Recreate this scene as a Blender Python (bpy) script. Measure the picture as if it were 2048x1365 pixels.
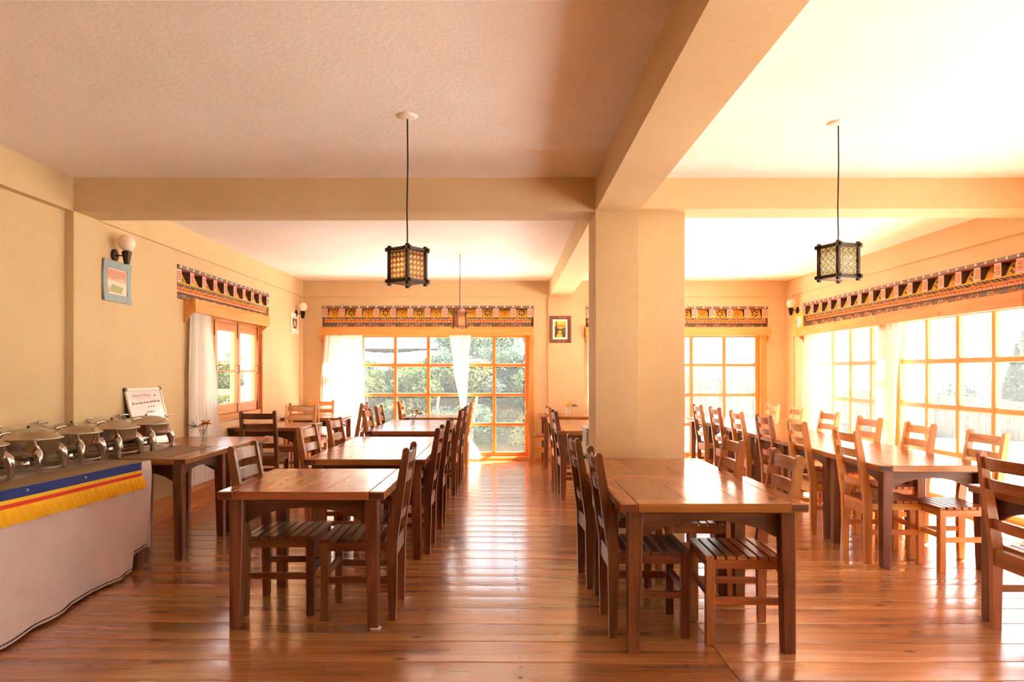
import bpy, bmesh, math, random
from mathutils import Vector, Matrix, Euler
R = math.radians
PI = math.pi
rnd = random.Random(11)
sc = bpy.context.scene
for o in list(bpy.data.objects):
    bpy.data.objects.remove(o)
COL = sc.collection

# ------------------------------------------------------------------ camera
cam = bpy.data.cameras.new('camera')
cam.sensor_width = 36.0
cam.lens = 1425 / 2048 * 36.0
cam.shift_x = 8 / 2048
cam.shift_y = 63.5 / 2048
cam.clip_end = 2000
camo = bpy.data.objects.new('camera', cam)
camo.location = (0, 0, 1.385)
camo.rotation_euler = (R(90), 0, 0)
COL.objects.link(camo)
sc.camera = camo

# ------------------------------------------------------------------ world, sun, exposure
W = bpy.data.worlds.new('world')
sc.world = W
W.use_nodes = True
wn = W.node_tree.nodes
wl = W.node_tree.links
wn.clear()
w_out = wn.new('ShaderNodeOutputWorld')
w_bg = wn.new('ShaderNodeBackground')
w_tc = wn.new('ShaderNodeTexCoord')
w_sep = wn.new('ShaderNodeSeparateXYZ')
w_rmp = wn.new('ShaderNodeValToRGB')
wl.new(w_tc.outputs['Generated'], w_sep.inputs[0])
wl.new(w_sep.outputs['Z'], w_rmp.inputs[0])
w_rmp.color_ramp.elements[0].position = 0.0
w_rmp.color_ramp.elements[0].color = (0.78, 0.89, 1.0, 1)
w_rmp.color_ramp.elements[1].position = 0.75
w_rmp.color_ramp.elements[1].color = (0.55, 0.72, 1.0, 1)
wl.new(w_rmp.outputs[0], w_bg.inputs[0])
w_bg.inputs['Strength'].default_value = 1.7
wl.new(w_bg.outputs[0], w_out.inputs[0])

sun_l = bpy.data.lights.new('sun', 'SUN')
sun_l.energy = 34.0
sun_l.angle = R(0.55)
sun_l.color = (1.0, 0.985, 0.965)
sun = bpy.data.objects.new('sun', sun_l)
_el, _az = R(49), R(48)          # azimuth from +Y towards +X
_d = Vector((math.cos(_el) * math.sin(_az), math.cos(_el) * math.cos(_az), math.sin(_el)))
sun.rotation_euler = _d.to_track_quat('Z', 'Y').to_euler()
sun.location = _d * 60
COL.objects.link(sun)

sc.view_settings.view_transform = 'Standard'
sc.view_settings.look = 'None'
sc.view_settings.gamma = 1.0
sc.view_settings.use_curve_mapping = False
sc.view_settings.exposure = 1.63
cy = sc.cycles
cy.use_denoising = True
cy.max_bounces = 14
cy.diffuse_bounces = 8
cy.glossy_bounces = 5
cy.transmission_bounces = 8
cy.transparent_max_bounces = 24
cy.caustics_reflective = False
cy.caustics_refractive = False
cy.sample_clamp_indirect = 12.0

# ------------------------------------------------------------------ materials
def srgb(r, g, b):
    def f(c):
        c /= 255.0
        return c / 12.92 if c <= 0.04045 else ((c + 0.055) / 1.055) ** 2.4
    return (f(r), f(g), f(b), 1.0)

MATS = {}
def mat_base(name):
    m = bpy.data.materials.new(name)
    m.use_nodes = True
    nt = m.node_tree
    b = nt.nodes['Principled BSDF']
    MATS[name] = m
    return m, nt, b

def plain(name, col, rough=0.6, metal=0.0, spec=0.5, noise=0.0, nscale=12.0, bump=0.0, bscale=60.0):
    m, nt, b = mat_base(name)
    b.inputs['Base Color'].default_value = col
    b.inputs['Roughness'].default_value = rough
    b.inputs['Metallic'].default_value = metal
    b.inputs['Specular IOR Level'].default_value = spec
    n, l = nt.nodes, nt.links
    if noise or bump:
        tc = n.new('ShaderNodeTexCoord')
    if noise:
        nz = n.new('ShaderNodeTexNoise')
        nz.inputs['Scale'].default_value = nscale
        nz.inputs['Detail'].default_value = 5
        l.new(tc.outputs['Object'], nz.inputs['Vector'])
        rp = n.new('ShaderNodeValToRGB')
        c0 = [c * (1 - noise) for c in col[:3]] + [1]
        c1 = [min(1, c * (1 + noise)) for c in col[:3]] + [1]
        rp.color_ramp.elements[0].color = c0
        rp.color_ramp.elements[0].position = 0.3
        rp.color_ramp.elements[1].color = c1
        rp.color_ramp.elements[1].position = 0.7
        l.new(nz.outputs['Fac'], rp.inputs[0])
        l.new(rp.outputs[0], b.inputs['Base Color'])
    if bump:
        nb = n.new('ShaderNodeTexNoise')
        nb.inputs['Scale'].default_value = bscale
        nb.inputs['Detail'].default_value = 4
        l.new(tc.outputs['Object'], nb.inputs['Vector'])
        bp = n.new('ShaderNodeBump')
        bp.inputs['Strength'].default_value = bump
        bp.inputs['Distance'].default_value = 0.01
        l.new(nb.outputs['Fac'], bp.inputs['Height'])
        l.new(bp.outputs[0], b.inputs['Normal'])
    return m

def wood(name, dark, mid, light, axis='X', rough=0.35, var=0.25, knots=0.0, spec=0.5, grain=1.0, wavy=0.0, coat=0.0, huev=0.012, rsp=0.10, det=6):
    """wood with the grain along a local axis; every object gets its own cut and tone"""
    m, nt, b = mat_base(name)
    n, l = nt.nodes, nt.links
    tc = n.new('ShaderNodeTexCoord')
    oi = n.new('ShaderNodeObjectInfo')
    mul = n.new('ShaderNodeVectorMath'); mul.operation = 'MULTIPLY_ADD'
    cmb = n.new('ShaderNodeCombineXYZ')
    for i in range(3):
        l.new(oi.outputs['Random'], cmb.inputs[i])
    mul.inputs[1].default_value = (17.3, 23.1, 31.7)
    l.new(cmb.outputs[0], mul.inputs[0])
    l.new(tc.outputs['Object'], mul.inputs[2])
    mp = n.new('ShaderNodeMapping')
    s = [9.0 * grain] * 3
    s['XYZ'.index(axis)] = 0.9 * grain
    mp.inputs['Scale'].default_value = s
    l.new(mul.outputs[0], mp.inputs['Vector'])
    nz = n.new('ShaderNodeTexNoise')
    nz.inputs['Scale'].default_value = 1.0
    nz.inputs['Detail'].default_value = det
    nz.inputs['Roughness'].default_value = 0.6
    nz.inputs['Distortion'].default_value = 0.7
    l.new(mp.outputs[0], nz.inputs['Vector'])
    rp = n.new('ShaderNodeValToRGB')
    e = rp.color_ramp.elements
    e[0].position = 0.28; e[0].color = dark
    e[1].position = 0.72; e[1].color = light
    k = e.new(0.5); k.color = mid
    l.new(nz.outputs['Fac'], rp.inputs[0])
    # fine fibre lines
    mp2 = n.new('ShaderNodeMapping')
    s2 = [110.0 * grain] * 3
    s2['XYZ'.index(axis)] = 2.5 * grain
    mp2.inputs['Scale'].default_value = s2
    l.new(mul.outputs[0], mp2.inputs['Vector'])
    nf = n.new('ShaderNodeTexNoise')
    nf.inputs['Scale'].default_value = 1.0
    nf.inputs['Detail'].default_value = 3
    l.new(mp2.outputs[0], nf.inputs['Vector'])
    mr = n.new('ShaderNodeMapRange')
    mr.inputs['From Min'].default_value = 0.3
    mr.inputs['From Max'].default_value = 0.7
    mr.inputs['To Min'].default_value = 0.84
    mr.inputs['To Max'].default_value = 1.08
    l.new(nf.outputs['Fac'], mr.inputs['Value'])
    hsv = n.new('ShaderNodeHueSaturation')
    l.new(rp.outputs[0], hsv.inputs['Color'])
    rv = n.new('ShaderNodeMapRange')
    rv.inputs['To Min'].default_value = 1 - var
    rv.inputs['To Max'].default_value = 1 + var
    l.new(oi.outputs['Random'], rv.inputs['Value'])
    mm = n.new('ShaderNodeMath'); mm.operation = 'MULTIPLY'
    l.new(rv.outputs[0], mm.inputs[0]); l.new(mr.outputs[0], mm.inputs[1])
    l.new(mm.outputs[0], hsv.inputs['Value'])
    # hue drift from a scrambled random
    hm = n.new('ShaderNodeMath'); hm.operation = 'MULTIPLY'; hm.inputs[1].default_value = 7.31
    hf = n.new('ShaderNodeMath'); hf.operation = 'FRACT'
    hr = n.new('ShaderNodeMapRange')
    hr.inputs['To Min'].default_value = 0.5 - huev; hr.inputs['To Max'].default_value = 0.5 + huev
    l.new(oi.outputs['Random'], hm.inputs[0]); l.new(hm.outputs[0], hf.inputs[0]); l.new(hf.outputs[0], hr.inputs['Value'])
    l.new(hr.outputs[0], hsv.inputs['Hue'])
    colout = hsv.outputs[0]
    if knots:
        mk = n.new('ShaderNodeMapping')
        sk = [5.5] * 3
        sk['XYZ'.index(axis)] = 2.6
        mk.inputs['Scale'].default_value = sk
        l.new(mul.outputs[0], mk.inputs['Vector'])
        vo = n.new('ShaderNodeTexVoronoi')
        vo.inputs['Scale'].default_value = 1.0
        l.new(mk.outputs[0], vo.inputs['Vector'])
        kr = n.new('ShaderNodeMapRange')
        kr.inputs['From Min'].default_value = 0.03
        kr.inputs['From Max'].default_value = knots
        kr.inputs['To Min'].default_value = 0.85
        kr.inputs['To Max'].default_value = 0.0
        l.new(vo.outputs['Distance'], kr.inputs['Value'])
        ks = n.new('ShaderNodeSeparateColor'); l.new(vo.outputs['Color'], ks.inputs[0])
        kg = n.new('ShaderNodeMath'); kg.operation = 'GREATER_THAN'; kg.inputs[1].default_value = 0.55
        l.new(ks.outputs[0], kg.inputs[0])
        km = n.new('ShaderNodeMath'); km.operation = 'MULTIPLY'
        l.new(kr.outputs[0], km.inputs[0]); l.new(kg.outputs[0], km.inputs[1])
        mx = n.new('ShaderNodeMix'); mx.data_type = 'RGBA'
        l.new(km.outputs[0], mx.inputs['Factor'])
        l.new(colout, mx.inputs['A'])
        mx.inputs['B'].default_value = tuple(c * 0.38 for c in dark[:3]) + (1,)
        colout = mx.outputs['Result']
    l.new(colout, b.inputs['Base Color'])
    rr = n.new('ShaderNodeMapRange')
    rr.inputs['To Min'].default_value = max(0.05, rough - rsp)
    rr.inputs['To Max'].default_value = rough + rsp
    l.new(nz.outputs['Fac'], rr.inputs['Value'])
    l.new(rr.outputs[0], b.inputs['Roughness'])
    b.inputs['Specular IOR Level'].default_value = spec
    b.inputs['Coat Weight'].default_value = coat
    b.inputs['Coat Roughness'].default_value = 0.17
    b.inputs['Coat IOR'].default_value = 1.65
    bp = n.new('ShaderNodeBump')
    bp.inputs['Strength'].default_value = 0.10
    bp.inputs['Distance'].default_value = 0.004
    l.new(nf.outputs['Fac'], bp.inputs['Height'])
    last = bp
    if wavy:
        mw = n.new('ShaderNodeMapping')
        sw = [10.0] * 3
        sw['XYZ'.index(axis)] = 1.3
        mw.inputs['Scale'].default_value = sw
        l.new(mul.outputs[0], mw.inputs['Vector'])
        nw = n.new('ShaderNodeTexNoise'); nw.inputs['Detail'].default_value = 2; nw.inputs['Scale'].default_value = 1.0
        l.new(mw.outputs[0], nw.inputs['Vector'])
        b2 = n.new('ShaderNodeBump')
        b2.inputs['Strength'].default_value = wavy
        b2.inputs['Distance'].default_value = 0.02
        l.new(nw.outputs['Fac'], b2.inputs['Height'])
        l.new(bp.outputs[0], b2.inputs['Normal'])
        last = b2
    l.new(last.outputs[0], b.inputs['Normal'])
    return m

def plaster(name, col, col2, bump=0.35):
    m, nt, b = mat_base(name)
    n, l = nt.nodes, nt.links
    tc = n.new('ShaderNodeTexCoord')
    a = n.new('ShaderNodeTexNoise'); a.inputs['Scale'].default_value = 1.3; a.inputs['Detail'].default_value = 7; a.inputs['Roughness'].default_value = 0.65
    l.new(tc.outputs['Object'], a.inputs['Vector'])
    rp = n.new('ShaderNodeValToRGB')
    rp.color_ramp.elements[0].position = 0.35; rp.color_ramp.elements[0].color = col2
    rp.color_ramp.elements[1].position = 0.62; rp.color_ramp.elements[1].color = col
    l.new(a.outputs['Fac'], rp.inputs[0])
    l.new(rp.outputs[0], b.inputs['Base Color'])
    b.inputs['Roughness'].default_value = 0.75
    b.inputs['Specular IOR Level'].default_value = 0.25
    f = n.new('ShaderNodeTexNoise'); f.inputs['Scale'].default_value = 38; f.inputs['Detail'].default_value = 6
    l.new(tc.outputs['Object'], f.inputs['Vector'])
    bp = n.new('ShaderNodeBump'); bp.inputs['Strength'].default_value = bump; bp.inputs['Distance'].default_value = 0.004
    l.new(f.outputs['Fac'], bp.inputs['Height'])
    l.new(bp.outputs[0], b.inputs['Normal'])
    return m

M_wall = plaster('wall_plaster', srgb(218, 192, 150), srgb(213, 184, 140))
M_ceil = plaster('ceiling_plaster', srgb(246, 244, 243), srgb(242, 238, 235), 0.8)
M_dimwall = plain('dim_front_wall', srgb(150, 112, 80), 0.6)  # brown given to the unseen front wall so it bounces less light
M_outwall = plain('outer_wall', srgb(235, 225, 205), 0.8)
FD, FM, FL = srgb(128, 80, 42), srgb(184, 126, 72), srgb(204, 148, 90)
M_floor = wood('floor_pine', FD, FM, FL, 'X', 0.26, 0.12, knots=0.13, grain=0.55, wavy=0.06, huev=0.008, coat=1.0, rsp=0.04, det=5)
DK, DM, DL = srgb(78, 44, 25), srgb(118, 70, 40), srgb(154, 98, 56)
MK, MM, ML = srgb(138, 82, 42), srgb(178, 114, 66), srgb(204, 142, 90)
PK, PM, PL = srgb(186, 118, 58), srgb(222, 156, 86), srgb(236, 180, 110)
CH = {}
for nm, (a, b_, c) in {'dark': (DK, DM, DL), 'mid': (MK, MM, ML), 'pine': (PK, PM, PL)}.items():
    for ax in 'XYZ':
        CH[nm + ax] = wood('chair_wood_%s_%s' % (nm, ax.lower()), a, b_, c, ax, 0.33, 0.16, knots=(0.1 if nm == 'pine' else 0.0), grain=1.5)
TK, TM, TL = srgb(138, 82, 44), srgb(162, 100, 56), srgb(184, 122, 72)
M_tabY = wood('table_wood_long', TK, TM, TL, 'Y', 0.22, 0.12, grain=0.9, wavy=0.05, rsp=0.05, det=4)
M_tabX = wood('table_wood_cross', TK, TM, TL, 'X', 0.22, 0.12, grain=0.9, wavy=0.05, rsp=0.05, det=4)
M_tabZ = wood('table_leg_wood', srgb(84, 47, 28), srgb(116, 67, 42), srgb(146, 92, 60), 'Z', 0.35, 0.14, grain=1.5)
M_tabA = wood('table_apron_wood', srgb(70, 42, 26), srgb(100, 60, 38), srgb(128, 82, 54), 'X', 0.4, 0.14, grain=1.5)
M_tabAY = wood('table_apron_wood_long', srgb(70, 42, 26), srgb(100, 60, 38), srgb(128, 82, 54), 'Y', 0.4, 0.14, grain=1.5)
M_endgrain = plain('end_grain', srgb(58, 36, 26), 0.5, noise=0.2, nscale=40)
WK, WM, WL = srgb(196, 120, 58), srgb(220, 144, 78), srgb(232, 164, 98)
M_winX = wood('window_pine_x', WK, WM, WL, 'X', 0.4, 0.08, grain=1.2)
M_winZ = wood('window_pine_z', WK, WM, WL, 'Z', 0.4, 0.08, grain=1.2)
M_pelX = wood('pelmet_pine', srgb(206, 136, 64), srgb(224, 156, 82), srgb(234, 176, 104), 'X', 0.45, 0.05, knots=0.12, grain=0.8)
M_base = wood('baseboard_pine', srgb(190, 112, 46), srgb(222, 148, 72), srgb(238, 176, 100), 'Y', 0.35, 0.06, knots=0.14, grain=0.8)
M_black = plain('painted_dark', srgb(88, 70, 60), 0.5)
M_grey = plain('valance_brown_grey', srgb(132, 112, 98), 0.55, noise=0.12, nscale=20)
M_white = plain('paint_white', srgb(244, 238, 228), 0.5)
M_yel = plain('paint_yellow', srgb(232, 178, 20), 0.45)
M_yel2 = plain('paint_mustard', srgb(238, 190, 60), 0.5)
M_org = plain('paint_orange', srgb(232, 120, 58), 0.5)
M_red = plain('paint_red', srgb(176, 48, 34), 0.5)
M_navy = plain('paint_navy', srgb(38, 36, 70), 0.5)
M_lav = plain('paint_lavender', srgb(220, 208, 206), 0.5)
M_green = plain('paint_olive', srgb(104, 108, 52), 0.5)
M_pink = plain('paint_pink', srgb(232, 150, 120), 0.5)
M_ltblue = plain('paint_blue_grey', srgb(96, 118, 138), 0.5)
M_steel = plain('steel', srgb(200, 192, 180), 0.16, 1.0)
M_steel2 = plain('steel_brushed', srgb(190, 178, 160), 0.30, 1.0)
M_lidglass = plain('lid_glass', srgb(150, 152, 130), 0.12, 0.35)
M_darkmetal = plain('dark_metal', srgb(54, 42, 36), 0.4, 0.6)
M_brass = plain('old_brass', srgb(140, 100, 60), 0.4, 0.8)
M_greymetal = plain('grey_metal', srgb(172, 170, 166), 0.4, 0.5)
M_lanternwood = plain('lantern_wood', srgb(58, 46, 36), 0.5, noise=0.2, nscale=30)
M_lanternred = plain('lantern_wood_red', srgb(150, 92, 62), 0.5, noise=0.2, nscale=30)
M_clothm = plain('table_cloth', srgb(226, 211, 212), 0.85, spec=0.2, noise=0.03, nscale=8, bump=0.15, bscale=300)
M_stitch = plain('stitch', srgb(60, 54, 54), 0.8)
M_blue = plain('banner_blue', srgb(12, 44, 128), 0.55, spec=0.3, noise=0.12, nscale=30)
M_byel = plain('banner_yellow', srgb(250, 206, 40), 0.6, spec=0.3)
M_bred = plain('banner_red', srgb(226, 58, 26), 0.6, spec=0.3)
M_ruff = plain('ruffle_yellow', srgb(255, 204, 40), 0.6, spec=0.3)
M_board = plain('whiteboard_face', srgb(236, 226, 226), 0.15)
M_ink = plain('marker_ink', srgb(120, 50, 58), 0.6)
M_alu = plain('aluminium', srgb(222, 214, 200), 0.35, 0.4)
M_plasticg = plain('corner_plastic', srgb(96, 88, 78), 0.5)
M_frameblue = plain('frame_blue_grey', srgb(150, 168, 172), 0.6, noise=0.08, nscale=15)
M_framepink = plain('frame_pale', srgb(244, 226, 216), 0.6)
M_frameyel = plain('frame_yellow', srgb(244, 206, 60), 0.5)
M_frameold = wood('frame_old_wood', srgb(92, 52, 30), srgb(136, 84, 52), srgb(172, 114, 76), 'Z', 0.6, 0.2, grain=3)
M_petal = plain('petal_rust', srgb(190, 74, 30), 0.6)
M_petaly = plain('petal_yellow', srgb(240, 180, 30), 0.6)
M_stem = plain('stem_green', srgb(96, 110, 52), 0.6)
M_needle = plain('needle_green', srgb(70, 100, 70), 0.6)
M_concrete = plain('plinth', srgb(200, 186, 160), 0.8)
M_grass = plain('dry_grass', srgb(226, 220, 200), 0.95, spec=0.1, noise=0.12, nscale=0.8)
M_path = plain('pale_path', srgb(238, 234, 226), 0.95, spec=0.1, noise=0.03, nscale=2)
M_hill = plain('far_hill', srgb(150, 156, 150), 0.95, spec=0.0, noise=0.08, nscale=0.05)
M_bank = plain('bank_soil', srgb(74, 68, 50), 0.95, spec=0.1, noise=0.3, nscale=2.0)
M_fence = wood('fence_wood', srgb(52, 48, 44), srgb(70, 65, 60), srgb(88, 82, 76), 'Z', 0.8, 0.15, grain=1.0, spec=0.2)
M_roof = plain('shed_roof', srgb(150, 148, 150), 0.7)
M_bark = plain('bark', srgb(88, 70, 52), 0.9)
M_brick = plain('railing_orange', srgb(206, 112, 62), 0.6)

def leafmat(name, col, tr):
    m, nt, b = mat_base(name)
    n, l = nt.nodes, nt.links
    d = n.new('ShaderNodeBsdfDiffuse'); t = n.new('ShaderNodeBsdfTranslucent'); mx = n.new('ShaderNodeMixShader')
    oi = n.new('ShaderNodeTexCoord'); nz = n.new('ShaderNodeTexNoise'); nz.inputs['Scale'].default_value = 4
    l.new(oi.outputs['Object'], nz.inputs['Vector'])
    rp = n.new('ShaderNodeValToRGB')
    rp.color_ramp.elements[0].color = tuple(c * 0.6 for c in col[:3]) + (1,)
    rp.color_ramp.elements[1].color = tuple(min(1, c * 1.3) for c in col[:3]) + (1,)
    l.new(nz.outputs['Fac'], rp.inputs[0])
    l.new(rp.outputs[0], d.inputs[0]); l.new(rp.outputs[0], t.inputs[0])
    mx.inputs[0].default_value = tr
    l.new(d.outputs[0], mx.inputs[1]); l.new(t.outputs[0], mx.inputs[2])
    l.new(mx.outputs[0], n['Material Output'].inputs[0])
    return m
M_leaf1 = leafmat('leaf_green', srgb(72, 84, 52), 0.30)
M_leaf2 = leafmat('leaf_olive', srgb(98, 100, 64), 0.30)
M_leaf4 = leafmat('leaf_hazy', srgb(104, 116, 104), 0.2)  # aerial haze mixed into a paler leaf colour
M_leaf3 = leafmat('leaf_blue_green', srgb(70, 84, 70), 0.25)

def curtain_mat(name='curtain_voile', tl=0.45, tp=0.06):
    m, nt, b = mat_base(name)
    n, l = nt.nodes, nt.links
    d = n.new('ShaderNodeBsdfDiffuse'); d.inputs[0].default_value = (0.86, 0.82, 0.76, 1)
    t = n.new('ShaderNodeBsdfTranslucent'); t.inputs[0].default_value = (0.86, 0.83, 0.77, 1)
    p = n.new('ShaderNodeBsdfTransparent')
    m1 = n.new('ShaderNodeMixShader'); m1.inputs[0].default_value = tl
    m2 = n.new('ShaderNodeMixShader'); m2.inputs[0].default_value = tp
    l.new(d.outputs[0], m1.inputs[1]); l.new(t.outputs[0], m1.inputs[2])
    l.new(m1.outputs[0], m2.inputs[1]); l.new(p.outputs[0], m2.inputs[2])
    l.new(m2.outputs[0], n['Material Output'].inputs[0])
    return m
M_curtain = curtain_mat()
M_curtain2 = curtain_mat('curtain_cotton', 0.07, 0.0)

def glass_mat(name, veil, gloss=0.05, rough=0.0):
    m, nt, b = mat_base(name)
    n, l = nt.nodes, nt.links
    p = n.new('ShaderNodeBsdfTransparent'); p.inputs[0].default_value = (0.97, 0.98, 0.97, 1)
    g = n.new('ShaderNodeBsdfGlossy'); g.inputs['Roughness'].default_value = rough
    fc = n.new('ShaderNodeLayerWeight'); fc.inputs['Blend'].default_value = 0.5
    pw = n.new('ShaderNodeMath'); pw.operation = 'POWER'; pw.inputs[1].default_value = 5.0
    l.new(fc.outputs['Facing'], pw.inputs[0])
    lw = n.new('ShaderNodeMath'); lw.operation = 'MULTIPLY_ADD'; lw.inputs[1].default_value = 0.8; lw.inputs[2].default_value = 0.03
    l.new(pw.outputs[0], lw.inputs[0])
    d = n.new('ShaderNodeBsdfTranslucent'); d.inputs[0].default_value = (0.9, 0.9, 0.88, 1)
    m1 = n.new('ShaderNodeMixShader'); m1.inputs[0].default_value = veil
    m2 = n.new('ShaderNodeMixShader')
    l.new(p.outputs[0], m1.inputs[1]); l.new(d.outputs[0], m1.inputs[2])
    l.new(lw.outputs[0], m2.inputs[0])
    l.new(m1.outputs[0], m2.inputs[1]); l.new(g.outputs[0], m2.inputs[2])
    l.new(m2.outputs[0], n['Material Output'].inputs[0])
    return m
M_glass = glass_mat('window_glass', 0.009)  # dusty veil, its strength set for the haze of the view outside
M_jar = glass_mat('jar_glass', 0.10)
M_globe = plain('opal_glass', srgb(246, 228, 212), 0.25)
def paper_mat():
    m, nt, b = mat_base('lantern_paper')
    n, l = nt.nodes, nt.links
    d = n.new('ShaderNodeBsdfDiffuse'); d.inputs[0].default_value = srgb(240, 214, 172)
    t = n.new('ShaderNodeBsdfTranslucent'); t.inputs[0].default_value = srgb(248, 226, 190)
    m1 = n.new('ShaderNodeMixShader'); m1.inputs[0].default_value = 0.55
    l.new(d.outputs[0], m1.inputs[1]); l.new(t.outputs[0], m1.inputs[2])
    l.new(m1.outputs[0], n['Material Output'].inputs[0])
    return m
M_paper = paper_mat()
def bulb_mat(nm, col, st):
    m, nt, b = mat_base(nm)
    b.inputs['Emission Color'].default_value = col
    b.inputs['Emission Strength'].default_value = st
    return m
M_bulb1 = bulb_mat('lit_bulb_warm', (1.0, 0.74, 0.46, 1), 55.0)
M_bulb2 = bulb_mat('lit_bulb_pale', (1.0, 0.93, 0.82, 1), 70.0)
M_bulb3 = bulb_mat('lit_bulb_dim', (1.0, 0.62, 0.40, 1), 14.0)
def mat_weave():
    m, nt, b = mat_base('woven_mat')
    n, l = nt.nodes, nt.links
    tc = n.new('ShaderNodeTexCoord')
    wv = n.new('ShaderNodeTexWave'); wv.wave_type = 'BANDS'; wv.bands_direction = 'Y'
    wv.inputs['Scale'].default_value = 17.0; wv.inputs['Distortion'].default_value = 0.3
    l.new(tc.outputs['Object'], wv.inputs['Vector'])
    rp = n.new('ShaderNodeValToRGB')
    rp.color_ramp.elements[0].position = 0.4; rp.color_ramp.elements[0].color = srgb(84, 66, 46)
    rp.color_ramp.elements[1].position = 0.6; rp.color_ramp.elements[1].color = srgb(196, 170, 130)
    l.new(wv.outputs['Fac'], rp.inputs[0]); l.new(rp.outputs[0], b.inputs['Base Color'])
    b.inputs['Roughness'].default_value = 0.8
    return m
M_mat = mat_weave()

# ------------------------------------------------------------------ mesh helpers
class MB:
    def __init__(self):
        self.v = []; self.f = []; self.m = []; self.s = []
    def add(self, verts, faces, m=0, smooth=False):
        o = len(self.v)
        self.v += [tuple(p) for p in verts]
        for f in faces:
            self.f.append(tuple(i + o for i in f)); self.m.append(m); self.s.append(smooth)
        return self
    def box(self, x0, x1, y0, y1, z0, z1, m=0, mf=None):
        vs = [(x, y, z) for z in (z0, z1) for y in (y0, y1) for x in (x0, x1)]
        fs = [(0, 2, 3, 1), (4, 5, 7, 6), (0, 1, 5, 4), (2, 6, 7, 3), (0, 4, 6, 2), (1, 3, 7, 5)]
        self.add(vs, fs, m)
        if mf:  # per-face materials: order -z +z -y +y -x +x
            for k, mm in mf.items():
                self.m[len(self.m) - 6 + k] = mm
        return self
    def cbox(self, x0, x1, y0, y1, z0, z1, c=0.003, m=0, xf=None, endm=None):
        """box with chamfered edges; endm=(axis, material) paints the two end faces"""
        lo = (x0, y0, z0); hi = (x1, y1, z1)
        idx = {}; vs = []
        for sx in (0, 1):
            for sy in (0, 1):
                for sz in (0, 1):
                    s = (sx, sy, sz)
                    for a in range(3):
                        p = []
                        for k in range(3):
                            q = hi[k] if s[k] else lo[k]
                            if k != a:
                                q += -c if s[k] else c
                            p.append(q)
                        idx[s + (a,)] = len(vs); vs.append(tuple(p))
        fs = []; fm = []
        ctr = Vector([(lo[k] + hi[k]) / 2 for k in range(3)])
        def put(face, mm):
            ps = [Vector(vs[i]) for i in face]
            n = (ps[1] - ps[0]).cross(ps[2] - ps[0])
            mid = sum(ps, Vector()) / len(ps)
            if n.dot(mid - ctr) < 0:
                face = face[::-1]
            fs.append(tuple(face)); fm.append(mm)
        for a in range(3):
            b, d = [k for k in range(3) if k != a]
            for s in (0, 1):
                q = []
                for (u, w) in ((0, 0), (1, 0), (1, 1), (0, 1)):
                    t = [0, 0, 0]; t[a] = s; t[b] = u; t[d] = w
                    q.append(idx[tuple(t) + (a,)])
                put(q, endm[1] if endm and endm[0] == a else m)
        for a in range(3):
            b, d = [k for k in range(3) if k != a]
            for u in (0, 1):
                for w in (0, 1):
                    t0 = [0, 0, 0]; t1 = [0, 0, 0]
                    t0[a] = 0; t1[a] = 1
                    for t in (t0, t1):
                        t[b] = u; t[d] = w
                    t0 = tuple(t0); t1 = tuple(t1)
                    put([idx[t0 + (b,)], idx[t1 + (b,)], idx[t1 + (d,)], idx[t0 + (d,)]], m)
        for sx in (0, 1):
            for sy in (0, 1):
                for sz in (0, 1):
                    s = (sx, sy, sz)
                    put([idx[s + (0,)], idx[s + (1,)], idx[s + (2,)]], m)
        if xf:
            vs = [xf(Vector(p)) for p in vs]
        o = len(self.v)
        self.v += [tuple(p) for p in vs]
        for f, mm in zip(fs, fm):
            self.f.append(tuple(i + o for i in f)); self.m.append(mm); self.s.append(False)
        return self
    def prism(self, prof, axis, a0, a1, m=0, capm=None):
        """extrude a 2-D polygon (given in the two other axes in order) along an axis"""
        n = len(prof)
        def P(p, a):
            q = [0, 0, 0]; k = [i for i in range(3) if i != axis]
            q[axis] = a; q[k[0]] = p[0]; q[k[1]] = p[1]
            return tuple(q)
        vs = [P(p, a0) for p in prof] + [P(p, a1) for p in prof]
        area = sum(prof[i][0] * prof[(i + 1) % n][1] - prof[(i + 1) % n][0] * prof[i][1] for i in range(n))
        flip = (area > 0) ^ (axis == 1)
        fs = []
        for i in range(n):
            j = (i + 1) % n
            q = (i, j, n + j, n + i)
            fs.append(q if flip else q[::-1])
        c0 = tuple(range(n)); c1 = tuple(range(n, 2 * n))
        self.add(vs, fs, m)
        self.add(vs, [c0[::-1] if flip else c0, c1 if flip else c1[::-1]], m if capm is None else capm)
        return self
    def tube(self, pts, r, n=6, m=0, cap=True, smooth=True, flat=1.0):
        pts = [Vector(p) for p in pts]
        rs = r if isinstance(r, (list, tuple)) else [r] * len(pts)
        vs = []; fs = []
        up = None
        for i, p in enumerate(pts):
            t = (pts[min(i + 1, len(pts) - 1)] - pts[max(i - 1, 0)]).normalized()
            if up is None:
                up = Vector((0, 0, 1)) if abs(t.z) < 0.9 else Vector((0, 1, 0))
            a = t.cross(up)
            if a.length < 1e-6:
                a = t.orthogonal()
            a.normalize(); b = a.cross(t).normalized(); up = b
            for k in range(n):
                th = 2 * PI * k / n
                vs.append(p + a * math.cos(th) * rs[i] * flat + b * math.sin(th) * rs[i])
        for i in range(len(pts) - 1):
            for k in range(n):
                k2 = (k + 1) % n
                fs.append((i * n + k, i * n + k2, (i + 1) * n + k2, (i + 1) * n + k))
        fs = [f[::-1] for f in fs]
        self.add(vs, fs, m, smooth)
        if cap:
            L = len(pts) - 1
            self.add([vs[k] for k in range(n)], [tuple(range(n))], m)
            self.add([vs[L * n + k] for k in range(n)], [tuple(range(n))[::-1]], m)
        return self
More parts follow.
